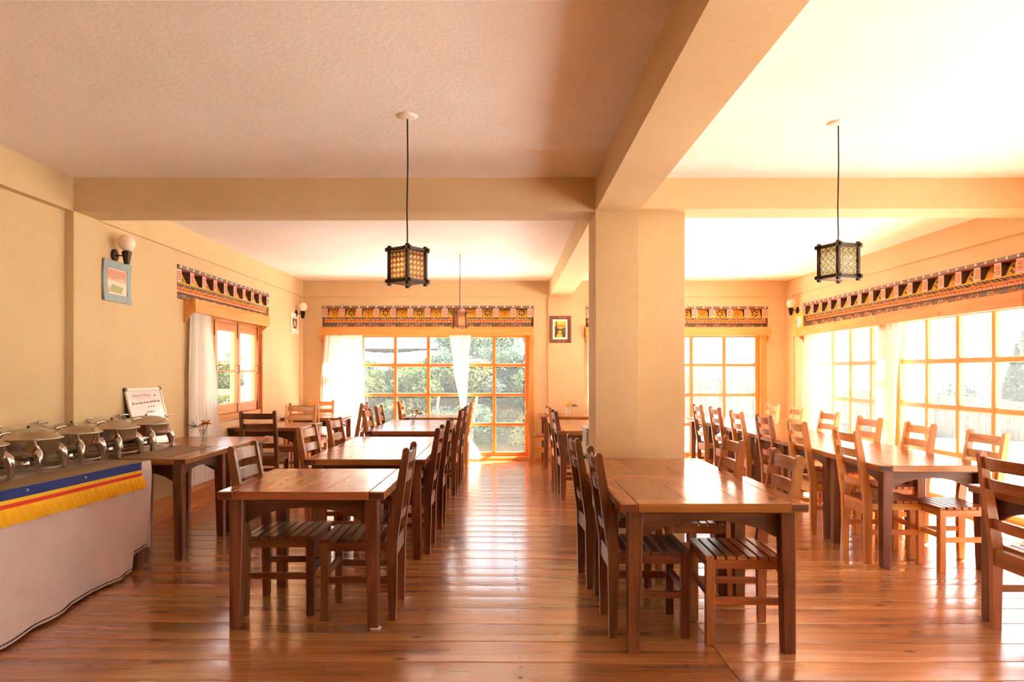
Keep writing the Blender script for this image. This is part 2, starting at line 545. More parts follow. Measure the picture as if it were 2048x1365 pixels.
    def lathe(self, prof, n=24, c=(0, 0, 0), m=0, smooth=True, mats=None):
        """prof: (radius, z) from bottom to top"""
        vs = []; fs = []; fm = []
        L = len(prof)
        for (r, z) in prof:
            for k in range(n):
                th = 2 * PI * k / n
                vs.append((c[0] + r * math.cos(th), c[1] + r * math.sin(th), c[2] + z))
        o = len(self.v)
        self.v += vs
        for i in range(L - 1):
            for k in range(n):
                k2 = (k + 1) % n
                self.f.append((o + i * n + k, o + i * n + k2, o + (i + 1) * n + k2, o + (i + 1) * n + k))
                self.m.append(mats[i] if mats else m); self.s.append(smooth)
        return self
    def disc(self, c, r, axis=1, sgn=-1, n=10, m=0, ry=None):
        ry = ry or r
        vs = []
        k = [i for i in range(3) if i != axis]
        for i in range(n):
            th = 2 * PI * i / n
            q = list(c); q[k[0]] += r * math.cos(th); q[k[1]] += ry * math.sin(th)
            vs.append(tuple(q))
        f = tuple(range(n))
        # normal of ccw loop in (k0,k1): +axis for axis 0 and 2, -axis for axis 1
        pos = axis != 1
        if (sgn > 0) != pos:
            f = f[::-1]
        self.add(vs, [f], m)
        return self
    def build(self, name, mats, parent=None, loc=None, **props):
        me = bpy.data.meshes.new(name)
        me.from_pydata(self.v, [], self.f)
        if not isinstance(mats, (list, tuple)):
            mats = [mats]
        for mm in mats:
            me.materials.append(mm)
        me.polygons.foreach_set('material_index', self.m)
        me.polygons.foreach_set('use_smooth', self.s)
        me.update()
        o = bpy.data.objects.new(name, me)
        COL.objects.link(o)
        if parent is not None:
            o.parent = parent
        if loc is not None:
            o.location = loc
        for k, v in props.items():
            o[k] = v
        return o

def thing(name, label, cat, loc=(0, 0, 0), rz=0.0, group=None, kind=None):
    o = bpy.data.objects.new(name, None)
    o.empty_display_size = 0.1
    COL.objects.link(o)
    o.location = loc
    o.rotation_euler = (0, 0, rz)
    if label: o['label'] = label
    if cat: o['category'] = cat
    if group: o['group'] = group
    if kind: o['kind'] = kind
    return o

def tag(o, label=None, cat=None, group=None, kind=None):
    if label: o['label'] = label
    if cat: o['category'] = cat
    if group: o['group'] = group
    if kind: o['kind'] = kind
    return o

def place_mesh(name, me, parent, loc=(0, 0, 0)):
    o = bpy.data.objects.new(name, me)
    COL.objects.link(o); o.parent = parent; o.location = loc
    return o

KIDS = {}
def copy_tree(root, loc, rz, label=None):
    r = root.copy(); COL.objects.link(r)
    r.location = loc; r.rotation_euler = (0, 0, rz)
    if label: r['label'] = label
    for ch in root.children:
        c = ch.copy(); COL.objects.link(c); c.parent = r
        for g in ch.children:
            d = g.copy(); COL.objects.link(d); d.parent = c
    return r

# ------------------------------------------------------------------ room dimensions
H = 2.832            # ceiling
BZ = 2.584           # underside of the beams
XL, XLN, XR = -3.245, -3.285, 4.41
YB, YF = 11.24, -2.6
T = 0.24

# ---- floor: slab with planks
fl = MB().box(XLN - T, XR + T, YF - T, YB + T, -0.25, -0.022).build('floor', M_endgrain, kind='structure', label='varnished orange pine plank floor')
def plank(x0, x1, ya, yb, slope, parent):
    c = rnd.uniform(0.0006, 0.0016)
    tilt = rnd.uniform(-0.0007, 0.0007)
    gap = 0.003 if rnd.random() < 0.65 else 0.006
    a, b = ya + gap / 2, yb - gap / 2
    w = b - a
    prof = [(a, -0.022), (a, -0.0022 - tilt), (a + 0.003, -0.0004 - tilt), (a + w * 0.25, c * 0.7 - tilt / 2), (a + w * 0.5, c), (a + w * 0.75, c * 0.7 + tilt / 2), (b - 0.003, -0.0004 + tilt), (b, -0.0022 + tilt), (b, -0.022)]
    mb = MB()
    mb.prism(prof, 0, x0, x1)
    mb.v = [(x, y - slope * (x - 1.04), z - 0.0008) for (x, y, z) in mb.v]
    for i in range(len(mb.f)):
        pass
    return mb.build('plank', M_floor, parent)
seams = [3.409, 3.674, 3.926, 4.19, 4.40, 4.627, 4.84, 5.04, 5.311, 5.56, 5.82, 6.02, 6.226, 6.475]
while seams[-1] < YB + 0.1:
    seams.append(seams[-1] + rnd.uniform(0.2, 0.27))
while seams[0] > 0.4:
    seams.insert(0, seams[0] - rnd.uniform(0.23, 0.28))
for a, b in zip(seams, seams[1:]):
    off = -0.02
    plank(XLN - 0.02, 1.038, a + off, b + off, 0.02, fl)
sr = [s + rnd.uniform(-0.06, 0.06) for s in seams]
for a, b in zip(sr, sr[1:]):
    plank(1.042, XR + 0.02, a - 0.02, b - 0.02, 0.0, fl)
nb = MB()
for a, b in zip(seams, seams[1:]):
    for (xx, r) in ((0.055, 1), (1.02, 0.8), (-1.05, 0.7), (1.065, 0.8)):
        for yy in (a + 0.05, b - 0.06):
            px = xx + rnd.uniform(-0.012, 0.012)
            nb.disc((px, yy - 0.02 - 0.02 * (min(px, 1.04) - 1.04), 0.0022), 0.009 * r, 2, 1, 8, 0, 0.006 * r)
nb.build('nail_head', M_endgrain, fl, kind='stuff')
# floor behind the camera
for k in range(12):
    y1 = seams[0] - 0.02 - k * 0.26
    if y1 - 0.26 < YF: break
    plank(XLN - 0.02, XR + 0.02, y1 - 0.258, y1, 0.0, fl)

# ---- ceiling
MB().box(XLN - T, XR + T, YF - T, YB + T, H, H + 0.2).build('ceiling', M_ceil, kind='structure', label='off-white roughly plastered ceiling')

def wall_with_holes(name, axis, c0, c1, a0, a1, z0, z1, holes, mat, label, niches=(), cn=None):
    """axis: 0 wall runs along X (thickness in Y c0..c1); 1 wall runs along Y. holes: (a0,a1,z0,z1).
    niches are cut only into the room-side layer, which ends at cn"""
    mb = MB()
    if cn is None:
        layer(mb, axis, c0, c1, a0, a1, z0, z1, holes)
    elif cn[1] > 0:
        layer(mb, axis, c0, cn[0], a0, a1, z0, z1, list(holes) + list(niches))
        layer(mb, axis, cn[0], c1, a0, a1, z0, z1, holes)
    else:
        layer(mb, axis, cn[0], c1, a0, a1, z0, z1, list(holes) + list(niches))
        layer(mb, axis, c0, cn[0], a0, a1, z0, z1, holes)
    return mb.build(name, mat, kind='structure', label=label)
def layer(mb, axis, c0, c1, a0, a1, z0, z1, holes):
    cuts = sorted({a0, a1} | {h[0] for h in holes} | {h[1] for h in holes})
    for u0, u1 in zip(cuts, cuts[1:]):
        segs = [(z0, z1)]
        for h in holes:
            if h[0] <= u0 and h[1] >= u1:
                ns = []
                for s in segs:
                    if h[2] > s[0]: ns.append((s[0], min(h[2], s[1])))
                    if h[3] < s[1]: ns.append((max(h[3], s[0]), s[1]))
                segs = ns
        for s in segs:
            if s[1] - s[0] < 1e-4: continue
            if axis == 0: mb.box(u0, u1, c0, c1, s[0], s[1])
            else: mb.box(c0, c1, u0, u1, s[0], s[1])

WZ0, WZ1 = 0.05, 2.03
wall_with_holes('wall_back', 0, YB, YB + T, XL - T, XR + T, -0.25, H, [(-2.90, 0.40, WZ0, WZ1), (1.30, 4.06, WZ0, WZ1)], M_wall, 'cream plastered back wall with two wide windows', [(-2.937, 0.402, 2.10, 2.442), (1.228, 4.102, 2.088, 2.430)], (YB + 0.15, 1))
wall_with_holes('wall_right', 1, XR, XR + T, YF, YB, -0.25, H, [(8.18, 10.42, WZ0, WZ1), (5.98, 8.17, WZ0, WZ1), (2.9, 4.42, WZ0, WZ1), (0.3, 2.34, WZ0, WZ1)], M_wall, 'cream plastered right wall with a long window band', [(6.083, 10.667, 2.076, 2.417)], (XR + 0.15, 1))
wall_with_holes('wall_left', 1, XL - T, XL, 5.45, YB, -0.25, H, [(7.30, 9.41, 0.82, 2.06)], M_wall, 'cream plastered left wall with a casement window', [(6.983, 9.672, 2.114, 2.454)], (XL - 0.15, -1))
wall_with_holes('wall_left', 1, XLN - T, XLN, YF, 5.45, -0.25, H, [], M_wall, 'cream plastered left wall beside the buffet')
wall_with_holes('wall_front', 0, YF - T, YF, XLN - T, XR + T, -0.25, H, [], M_dimwall, 'unseen wall behind the viewer, made brown to bounce less light')

# ---- beams, pilasters, column
def struct(name, mb, mat, label):
    return mb.build(name, mat, kind='structure', label=label)
struct('beam', MB().box(XLN, 0.648, 5.28, 5.61, BZ, H + 0.02), M_wall, 'cross beam left of the pillar under the ceiling')
struct('beam', MB().box(0.971, XR, 5.285, 5.61, BZ + 0.02, H + 0.02), M_wall, 'cross beam right of the pillar under the ceiling')
struct('beam', MB().box(0.648, 0.971, YF, YB, BZ, H + 0.02), M_wall, 'long ceiling beam running from the viewer over the pillar to the back wall')
struct('beam', MB().box(XLN - 0.02, -3.222, YF, YB, BZ, H + 0.02), M_wall, 'shallow beam along the top of the left wall')
struct('beam', MB().box(XR - 0.028, XR + 0.02, YF, YB, BZ, H + 0.02), M_wall, 'shallow beam along the top of the right wall')
struct('beam', MB().box(XL, XR, YB - 0.025, YB + 0.02, BZ, H + 0.02), M_wall, 'shallow beam along the top of the back wall')
struct('pillar', MB().cbox(0.648, 0.971, 5.28, 5.72, -0.02, BZ + 0.01, 0.0015).cbox(0.96, 1.346, 5.42, 5.70, -0.02, BZ + 0.025, 0.003), M_wall, 'cream square pillar in the middle of the room')
struct('pilaster', MB().cbox(XLN - 0.02, -3.218, 5.28, 5.61, -0.02, BZ + 0.01, 0.004), M_wall, 'shallow pilaster on the left wall beside the buffet')
struct('pilaster', MB().cbox(0.63, 1.2, YB - 0.03, YB + 0.02, -0.02, BZ + 0.01, 0.004), M_wall, 'shallow pilaster on the back wall between the windows')
struct('pilaster', MB().cbox(XL - 0.02, XL + 0.018, 11.07, YB + 0.01, -0.02, BZ + 0.01, 0.004), M_wall, 'narrow pilaster in the far left corner')
struct('pilaster', MB().cbox(XR - 0.018, XR + 0.02, 10.98, YB + 0.01, -0.02, BZ + 0.01, 0.004), M_wall, 'narrow pilaster in the far right corner')
# baseboards
struct('baseboard_left', MB().cbox(XL - 0.01, XL + 0.018, 5.62, YB, -0.005, 0.205, 0.004), M_base, 'orange pine baseboard on the left wall')
struct('baseboard_back', MB().cbox(0.42, 1.28, YB - 0.05, YB + 0.0, -0.005, 0.06, 0.004).cbox(-2.9, 0.42, YB - 0.03, YB + 0.05, -0.005, 0.045, 0.004).cbox(1.28, 4.1, YB - 0.03, YB + 0.05, -0.005, 0.045, 0.004), M_winX, 'low pine threshold under the back windows')

# ------------------------------------------------------------------ windows
def window_grid(name, label, x0, x1, z0, z1, cols, rows, loc, rz, jambs=(0.07, 0.07)):
    """local x along the wall, y through it (room at -y), z up. x0..x1 are the stile centres"""
    root = thing(name, label, None, loc, rz, kind='structure')
    hw = 0.027
    px = (x1 - x0) / cols; pz = (z1 - z0) / rows
    for xx in (x0, x1):
        MB().cbox(xx - 0.034, xx + 0.034, -0.035, 0.035, z0 - 0.04, z1 + 0.04, 0.004).build('stile', M_winZ, root)
    for zz in (z0, z1):
        MB().cbox(x0 + 0.03, x1 - 0.03, -0.035, 0.035, zz - 0.034, zz + 0.034, 0.004).build('rail', M_winX, root)
    for i in range(1, cols):
        xx = x0 + i * px
        MB().cbox(xx - hw, xx + hw, -0.028, 0.028, z0 + 0.03, z1 - 0.03, 0.005).build('mullion', M_winZ, root)
    for i in range(cols):
        for j in range(1, rows):
            zz = z0 + j * pz
            a = x0 + i * px + hw - 0.001; b = x0 + (i + 1) * px - hw + 0.001
            MB().cbox(a, b, -0.026, 0.026, zz - hw, zz + hw, 0.005).build('glazing_bar', M_winX, root)
    for i in range(cols):
        for j in range(rows):
            a = x0 + i * px + hw - 0.004; b = x0 + (i + 1) * px - hw + 0.004
            c = z0 + j * pz + hw - 0.004; d = z0 + (j + 1) * pz - hw + 0.004
            MB().box(a, b, 0.008, 0.012, c, d).build('pane', M_glass, root)
    # jamb lining
    jl, jr = jambs
    if jl: MB().cbox(x0 - 0.034 - jl, x0 - 0.03, -0.11, 0.06, z0 - 0.05, z1 + 0.06, 0.004).build('jamb', M_winZ, root)
    if jr: MB().cbox(x1 + 0.03, x1 + 0.034 + jr, -0.11, 0.06, z0 - 0.05, z1 + 0.06, 0.004).build('jamb', M_winZ, root)
    MB().cbox(x0 - 0.03, x1 + 0.03, -0.10, 0.10, z0 - 0.065, z0 - 0.032, 0.004).build('sill', M_winX, root)
    return root
GZ0, GZ1 = 0.092, 1.977
window_grid('window_1', 'wide pine framed window of small panes in the back wall left of the pillar', -2.833, 0.302, GZ0, GZ1, 6, 4, (0, 11.33, 0), 0, (0.05, 0.07))
window_grid('window_2', 'pine framed window of small panes in the back wall right of the pillar', 1.35, 3.952, GZ0, GZ1, 5, 4, (0, 11.33, 0), 0, (0.03, 0.09))
window_grid('window_3', 'farther pine framed window of small panes in the right wall', 0, 2.11, GZ0, GZ1, 4, 4, (4.49, 10.35, 0), R(-90), (0.05, 0.01))
window_grid('window_4', 'nearer pine framed window of small panes in the right wall', 0, 2.10, GZ0, GZ1, 4, 4, (4.49, 8.13, 0), R(-90), (0.01, 0.05))
for nm, yy in (('added_window_6', 4.36), ('added_window_7', 2.28)):  # out of view, added to bring daylight to the front of the room
    window_grid(nm, 'added unseen pine framed window in the right wall beside the %s' % ('front tables' if yy > 4 else 'viewer'), 0, 1.40 if yy > 4 else 1.92, GZ0, GZ1, 3, 4, (4.49, yy, 0), R(-90), (0.03, 0.03))

# casement in the left wall: local x -> world +Y, room at -y -> world +X
wc = thing('window_5', 'pine casement window with three leaves in the left wall', None, (-3.31, 0, 0), R(90), kind='structure')
def cas(a, b, c, d, n='casement_frame', m=M_winZ, y0=-0.03, y1=0.03): return MB().cbox(a, b, y0, y1, c, d, 0.004).build(n, m, wc)
cas(7.32, 7.39, 0.84, 2.04, 'stile'); cas(9.335, 9.40, 0.84, 2.04, 'stile')
cas(7.39, 9.335, 1.965, 2.04, 'rail', M_winX); cas(7.32, 9.40, 0.835, 0.905, 'rail', M_winX, -0.05, 0.05)
edges = [7.395, 7.965, 8.65, 9.33]
for i in range(3):
    a, b = edges[i] + 0.004, edges[i + 1] - 0.004
    lf = cas(a, a + 0.085, 0.91, 1.96, 'casement')
    for (p, q, r_, s_, mm) in ((b - 0.085, b, 0.91, 1.96, M_winZ), (a + 0.085, b - 0.085, 0.91, 1.02, M_winX), (a + 0.085, b - 0.085, 1.87, 1.96, M_winX), (a + 0.085, b - 0.085, 1.395, 1.415, M_winX)):
        MB().cbox(p, q, -0.028, 0.028, r_, s_, 0.004).build('casement_rail', mm, lf)
    for (c, d) in ((1.02, 1.395), (1.415, 1.87)):
        MB().box(a + 0.08, b - 0.08, -0.002, 0.002, c, d).build('pane', M_glass, lf)
    hd = MB().tube([(b - 0.03, -0.03, 1.38), (b - 0.03, -0.06, 1.39), (b - 0.03, -0.06, 1.47), (b - 0.03, -0.03, 1.48)], 0.006, 6)
    hd.build('casement_handle', M_brass, lf)
    bt = MB().tube([(b - 0.01, -0.036, 1.80), (b - 0.01, -0.036, 1.99)], 0.007, 6).tube([(b - 0.01, -0.036, 0.86), (b - 0.01, -0.036, 1.02)], 0.007, 6)
    bt.build('bolt', M_brass, lf)
cas(7.29, 7.32, 0.80, 2.06, 'jamb', M_winZ, -0.07, 0.06); cas(9.40, 9.43, 0.80, 2.06, 'jamb', M_winZ, -0.07, 0.06)

# ------------------------------------------------------------------ painted valances
VM = [M_grey, M_white, M_black, M_yel2, M_org, M_lav, M_yel, M_navy, M_red, M_green, M_pink, M_ltblue]
G_, W_, K_, Y2, O_, L_, Y_, N_, R_, GN, PK_, LB = range(12)
def valance(label, L, nblk, loc, rz, zt, phase=0, depth=1.0):
    """local x along the wall, -y into the room; blocks at both ends"""
    root = thing('window_valance', label, 'valance', loc, rz)
    bw = 0.088
    pitch = (L - bw) / (nblk - 1)
    z1 = zt - 0.036; z2 = zt - 0.168; z3 = zt - 0.252; z4 = zt - 0.335
    fo = 0.150 * depth
    MB().cbox(-0.005, L + 0.005, -fo - 0.012, 0, z1, zt, 0.003).build('dotted_strip', M_grey, root)
    d = MB()
    for i in range(2 * nblk - 1):
        xx = bw / 2 + i * pitch / 2
        d.tube([(xx, -fo - 0.0118, (z1 + zt) / 2), (xx, -fo - 0.017, (z1 + zt) / 2)], [0.0145, 0.0115], 10, 0, smooth=False)
    d.build('white_dot', M_white, root, kind='stuff')
    MB().box(0.01, L - 0.01, -0.055, 0, z2 - 0.005, z1).build('backing', M_black, root)
    MB().box(0.0, L, -fo, -0.05, z1 - 0.006, z1).build('red_lining', M_red, root)
    blk = None
    for i in range(nblk):
        x0 = i * pitch
        if blk is None:
            b = MB()
            b.box(0.004, bw - 0.004, -fo + 0.006, -0.05, z2, z1 - 0.006, K_)
            zz0, zz1 = z2 + 0.002, z1 - 0.008
            for (ins, yy, mm) in ((0.0, 0.006, L_), (0.012, 0.0075, O_), (0.024, 0.009, L_), (0.031, 0.0105, O_)):
                b.box(ins, bw - ins, -fo - yy + 0.006, -fo + 0.006, zz0 + ins * 1.25, zz1 - ins * 1.25, mm)
            cz = (zz0 + zz1) / 2
            for sx in (-1, 1):
                for sz in (-1, 1):
                    b.box(bw / 2 + sx * 0.0155 - 0.004, bw / 2 + sx * 0.0155 + 0.004, -fo - 0.0065, -fo, cz + sz * 0.02 - 0.004, cz + sz * 0.02 + 0.004, LB)
            b.box(bw / 2 - 0.008, bw / 2 + 0.008, -fo - 0.008, -fo, cz - 0.01, cz + 0.01, Y_)
            o = b.build('block', VM, root, (x0, 0, 0)); blk = o.data
        else:
            place_mesh('block', blk, root, (x0, 0, 0))
    fm = [None, None]
    pw = pitch - bw - 0.004
    for i in range(nblk - 1):
        k = (i + phase) % 2
        x0 = i * pitch + bw + 0.002
        if fm[k] is None:
            f = MB()
            yb, yt = -fo + 0.035, -0.058      # leans outwards at the foot
            hh = z1 - 0.008 - z2
            def P(u, v, e=0.0):
                return (u * pw, yb + (yt - yb) * v - e, z2 + v * hh)
            f.add([P(0, 0), P(1, 0), P(1, 1), P(0, 1)], [(0, 1, 2, 3)], Y2)
            f.add([P(0, 0), P(1, 0), (pw, -fo, z2), (0, -fo, z2)], [(0, 3, 2, 1)], Y_)
            asp = pw / hh
            def ell(cu, cv, ru, rv, ang, mm, e):
                vs = []
                for q in range(8):
                    t = 2 * PI * q / 8
                    a_, b_ = ru * math.cos(t), rv * math.sin(t)
                    u = cu + (a_ * math.cos(ang) - b_ * math.sin(ang)) / asp
                    v = cv + (a_ * math.sin(ang) + b_ * math.cos(ang))
                    vs.append(P(u, v, e))
                f.add(vs, [tuple(range(8))], mm)
            pc, cc = (O_, N_) if k == 0 else (N_, O_)
            for q in range(6):
                an = PI / 2 + q * PI / 3
                ell(0.5 + 0.31 * math.cos(an) / asp, 0.5 + 0.31 * math.sin(an), 0.125, 0.10, an, pc, 0.003)
            ell(0.5, 0.5, 0.085, 0.085, 0, cc, 0.003)
            for q in range(6):
                an = q * PI / 3
                ell(0.5 + 0.17 * math.cos(an) / asp, 0.5 + 0.17 * math.sin(an), 0.028, 0.028, an, W_ if k else GN, 0.0035)
            o = f.build('flower_panel', VM, root, (x0, 0, 0)); fm[k] = o.data
        else:
            place_mesh('flower_panel', fm[k], root, (x0, 0, 0))
    # carved bands below the blocks
    e0, e1 = 0.02, L - 0.02
    zb = MB()
    ya, yb_ = -fo * 0.93, -fo * 0.66
    zt1, zb1 = z2 - 0.012, z2 - 0.040
    MB().cbox(0.0, L, -fo * 0.98, -0.03, z2 - 0.013, z2, 0.003).build('yellow_bead', M_yel, root)
    zb.add([(e0, ya, zt1), (e1, ya, zt1), (e1, ya + 0.02, zb1), (e0, ya + 0.02, zb1)], [(0, 3, 2, 1)], K_)
    nz_ = int(round((e1 - e0) / 0.066))
    st = (e1 - e0) / nz_
    for i in range(nz_):
        a = e0 + i * st
        mm = (R_, N_, O_, GN)[i % 4]
        zb.add([(a + 0.004, ya + 0.016, zb1 + 0.001), (a + st / 2, ya - 0.001, zt1 - 0.010), (a + st - 0.004, ya + 0.016, zb1 + 0.001)], [(0, 2, 1)], mm)
        for (p, q) in (((a, zb1 + 0.002), (a + st / 2, zt1 - 0.005)), ((a + st / 2, zt1 - 0.005), (a + st, zb1 + 0.002))):
            zb.add([(p[0], ya + (0.012 if p[1] < q[1] else -0.006), p[1]), (q[0], ya + (-0.006 if p[1] < q[1] else 0.012), q[1]), (q[0], ya + (-0.006 if p[1] < q[1] else 0.012), q[1] + 0.0045), (p[0], ya + (0.012 if p[1] < q[1] else -0.006), p[1] + 0.0045)], [(0, 1, 2, 3)], W_)
    zb.build('zigzag_band', VM, root)
    y1 = ya + 0.02
    MB().cbox(e0, e1, y1 - 0.004, -0.03, zb1 - 0.008, zb1, 0.002).build('yellow_bead', M_yel, root)
    wv = MB()
    wv.box(e0, e1, y1 + 0.004, -0.03, zb1 - 0.03, zb1 - 0.008, O_)
    nw = int(round((e1 - e0) / 0.133)); st = (e1 - e0) / nw
    for i in range(nw):
        a = e0 + i * st
        arc = [(a + st * (0.5 + 0.40 * math.cos(t)), y1 + 0.0025, zb1 - 0.029 + 0.013 * math.sin(t)) for t in [PI * q / 6 for q in range(7)]]
        wv.add(arc, [tuple(range(7))], (K_, GN, N_)[i % 3])
        arc2 = [(a + st * (0.5 + 0.22 * math.cos(t)), y1 + 0.0015, zb1 - 0.029 + 0.006 * math.sin(t)) for t in [PI * q / 6 for q in range(7)]]
        wv.add(arc2, [tuple(range(7))], Y_)
    wv.build('wave_band', VM, root)
    rd = MB(); zr1, zr0 = zb1 - 0.030, zb1 - 0.052
    y2 = y1 + 0.012
    rd.box(e0, e1, y2, -0.03, zr0, zr1, O_)
    nd = int(round((e1 - e0) / 0.0475)); st = (e1 - e0) / nd
    for i in range(nd):
        rd.disc((e0 + (i + 0.5) * st, y2 - 0.002, (zr0 + zr1) / 2), 0.0095, 1, -1, 8, W_)
    rd.build('pearl_band', VM, root)
    MB().cbox(e0, e1, y2 + 0.008, -0.03, zr0 - 0.010, zr0, 0.002).build('olive_bead', M_green, root)
    y3 = y2 + 0.022
    sb = MB().box(e0 + 0.005, e1 - 0.005, y3, 0, z4, zr0 - 0.008, G_)
    zc = (z4 + zr0 - 0.008) / 2
    per = 0.76
    q0 = 0.30
    while q0 < L:
        for (cx, n_, kind) in ((q0, 9, 0), (q0 + per * 0.5, 19, 1)):
            for i in range(n_):
                uu = cx + (i - (n_ - 1) / 2) * 0.0195
                if uu < e0 + 0.02 or uu > e1 - 0.02: continue
                mm = (PK_, Y_, PK_, W_, LB)[i % 5] if kind else (PK_, W_, Y_, W_, PK_)[i % 5]
                rr = 0.0155 if kind else 0.014
                zo = zc + (0.011 if i % 2 else -0.011)
                ring = []
                for q in range(9):
                    t = (-0.4 + 2 * PI * q / 11) * (1 if i % 4 < 2 else -1) + i
                    ring.append((uu + rr * math.cos(t), y3 - 0.004, zo + rr * 0.95 * math.sin(t)))
                sb.tube(ring, 0.0034, 4, mm, False, False)
                if i % 2 == 0:
                    sb.disc((uu, y3 - 0.003, zo), 0.007, 1, -1, 6, O_)
        q0 += per
    sb.build('scroll_band', VM, root)
    return root
valance('painted carved valance over the back window left of the pillar', 3.325, 13, (-2.93, YB + 0.147, 0), 0, 2.440, 0)
valance('painted carved valance over the back window right of the pillar', 2.86, 11, (1.235, YB + 0.147, 0), 0, 2.428, 0)
valance('painted carved valance along the windows of the right wall', 4.57, 17, (XR + 0.147, 10.66, 0), R(-90), 2.415, 0)
valance('painted carved valance over the casement window of the left wall', 2.675, 10, (XL - 0.147, 6.99, 0), R(90), 2.452, 1)

def pelmet(label, L, loc, rz, z0, z1, out, ends=(True, True), brk=(True, True)):
    root = thing('curtain_pelmet', label, 'pelmet', loc, rz)
    MB().cbox(0, L, -out, -out + 0.03, z0, z1, 0.004).build('front_board', M_pelX, root)
    MB().cbox(0.003, L - 0.003, -out + 0.028, 0, z1 - 0.025, z1 - 0.003, 0.003).build('top_board', M_pelX, root)
    for i, (xx, e) in enumerate(((0, ends[0]), (L - 0.03, ends[1]))):
        if not e: continue
        o = out - 0.027
        prof = [(-o, z0 + 0.002), (-o, z1 - 0.026), (0, z1 - 0.026), (0, z0 - 0.10), (-o * 0.22, z0 - 0.095), (-o * 0.38, z0 - 0.055), (-o * 0.7, z0 - 0.03)]
        MB().prism(prof, 0, xx, xx + 0.03).build('end_bracket', M_pelX, root)
    return root
pelmet('pine pelmet board over the back window left of the pillar', 3.34, (-2.945, YB, 0), 0, 1.972, 2.105, 0.12)
pelmet('pine pelmet board over the back window right of the pillar', 2.90, (1.215, YB, 0), 0, 1.968, 2.10, 0.12)
pelmet('pine pelmet board over the farther right wall window', 2.32, (XR, 10.60, 0), R(-90), 1.928, 2.058, 0.13)
pelmet('pine pelmet board over the nearer right wall window', 2.36, (XR, 8.262, 0), R(-90), 1.935, 2.066, 0.15)
pelmet('pine pelmet board over the casement in the left wall', 2.22, (XL, 7.12, 0), R(90), 1.99, 2.125, 0.125)

# ------------------------------------------------------------------ curtains
def curtain(label, prof, z0, z1, y, loc, rz, folds, amp=0.022, seed=0, nu=96, nv=26):
    """prof: list of (v 0 top..1 foot, x0, x1) in the local frame of the wall"""
    rr = random.Random(seed)
    ph = [rr.uniform(0, 6.28) for _ in range(4)]
    def edge(v):
        for (a, b) in zip(prof, prof[1:]):
            if a[0] <= v <= b[0]:
                t = (v - a[0]) / (b[0] - a[0]); t = t * t * (3 - 2 * t)
                return a[1] + (b[1] - a[1]) * t, a[2] + (b[2] - a[2]) * t
        return prof[-1][1], prof[-1][2]
    wmax = max(p[2] - p[1] for p in prof)
    vs = []; fs = []
    for j in range(nv + 1):
        v = j / nv
        x0, x1 = edge(v)
        am = amp * (0.65 + 0.5 * (1 - (x1 - x0) / wmax))
        for i in range(nu + 1):
            u = i / nu
            w = u + 0.012 * math.sin(u * 9 + ph[0]) + 0.006 * math.sin(3 * v + ph[1])
            yy = y + am * math.sin(2 * PI * folds * w + ph[2]) + am * 0.45 * math.sin(2 * PI * folds * 2.3 * w + ph[3] + v * 1.2)
            vs.append((x0 + (x1 - x0) * u, yy, z1 + (z0 - z1) * v + 0.004 * math.sin(folds * 2 * PI * w)))
    for j in range(nv):
        for i in range(nu):
            a = j * (nu + 1) + i
            fs.append((a, a + nu + 1, a + nu + 2, a + 1))
    mb = MB().add(vs, fs, 0, True)
    o = mb.build('curtain', M_curtain2 if seed > 3 else M_curtain, None, loc)
    o.rotation_euler = (0, 0, rz)
    return tag(o, label, 'curtain')
curtain('white voile curtain at the left end of the back window', [(0, -2.88, -2.28), (0.45, -2.94, -2.26), (1, -2.99, -2.20)], 0.03, 2.02, -0.055, (0, YB, 0), 0, 9, 0.02, 1)
curtain('white voile curtain gathered at its waist in the middle of the back window', [(0, -0.92, -0.58), (0.25, -0.86, -0.62), (0.62, -0.745, -0.66), (0.68, -0.745, -0.66), (0.8, -0.80, -0.60), (1, -0.98, -0.42)], 0.03, 2.02, -0.06, (0, YB, 0), 0, 6, 0.02, 2)
curtain('white voile curtain hanging behind the pillar at the second back window', [(0, 1.25, 1.62), (1, 1.24, 1.66)], 0.03, 2.02, -0.055, (0, YB, 0), 0, 6, 0.02, 3)
curtain('white curtain at the far end of the right wall windows', [(0, 10.35 - 10.44, 10.35 - 9.98), (0.5, 10.35 - 10.50, 10.35 - 9.93), (1, 10.35 - 10.62, 10.35 - 9.88)], 0.03, 2.0, -0.055, (XR, 10.35, 0), R(-90), 6, 0.022, 4)
curtain('cream curtain between the two right wall windows', [(0, 10.35 - 8.30, 10.35 - 7.84), (0.45, 10.35 - 8.36, 10.35 - 7.95), (1, 10.35 - 8.46, 10.35 - 8.02)], 0.03, 2.02, -0.075, (XR, 10.35, 0), R(-90), 6, 0.026, 5)
curtain('cream curtain at the near end of the casement in the left wall', [(0, 7.165, 7.62), (0.5, 7.14, 7.78), (1, 7.12, 7.98)], 0.24, 2.06, -0.06, (XL, 0, 0), R(90), 7, 0.02, 6)

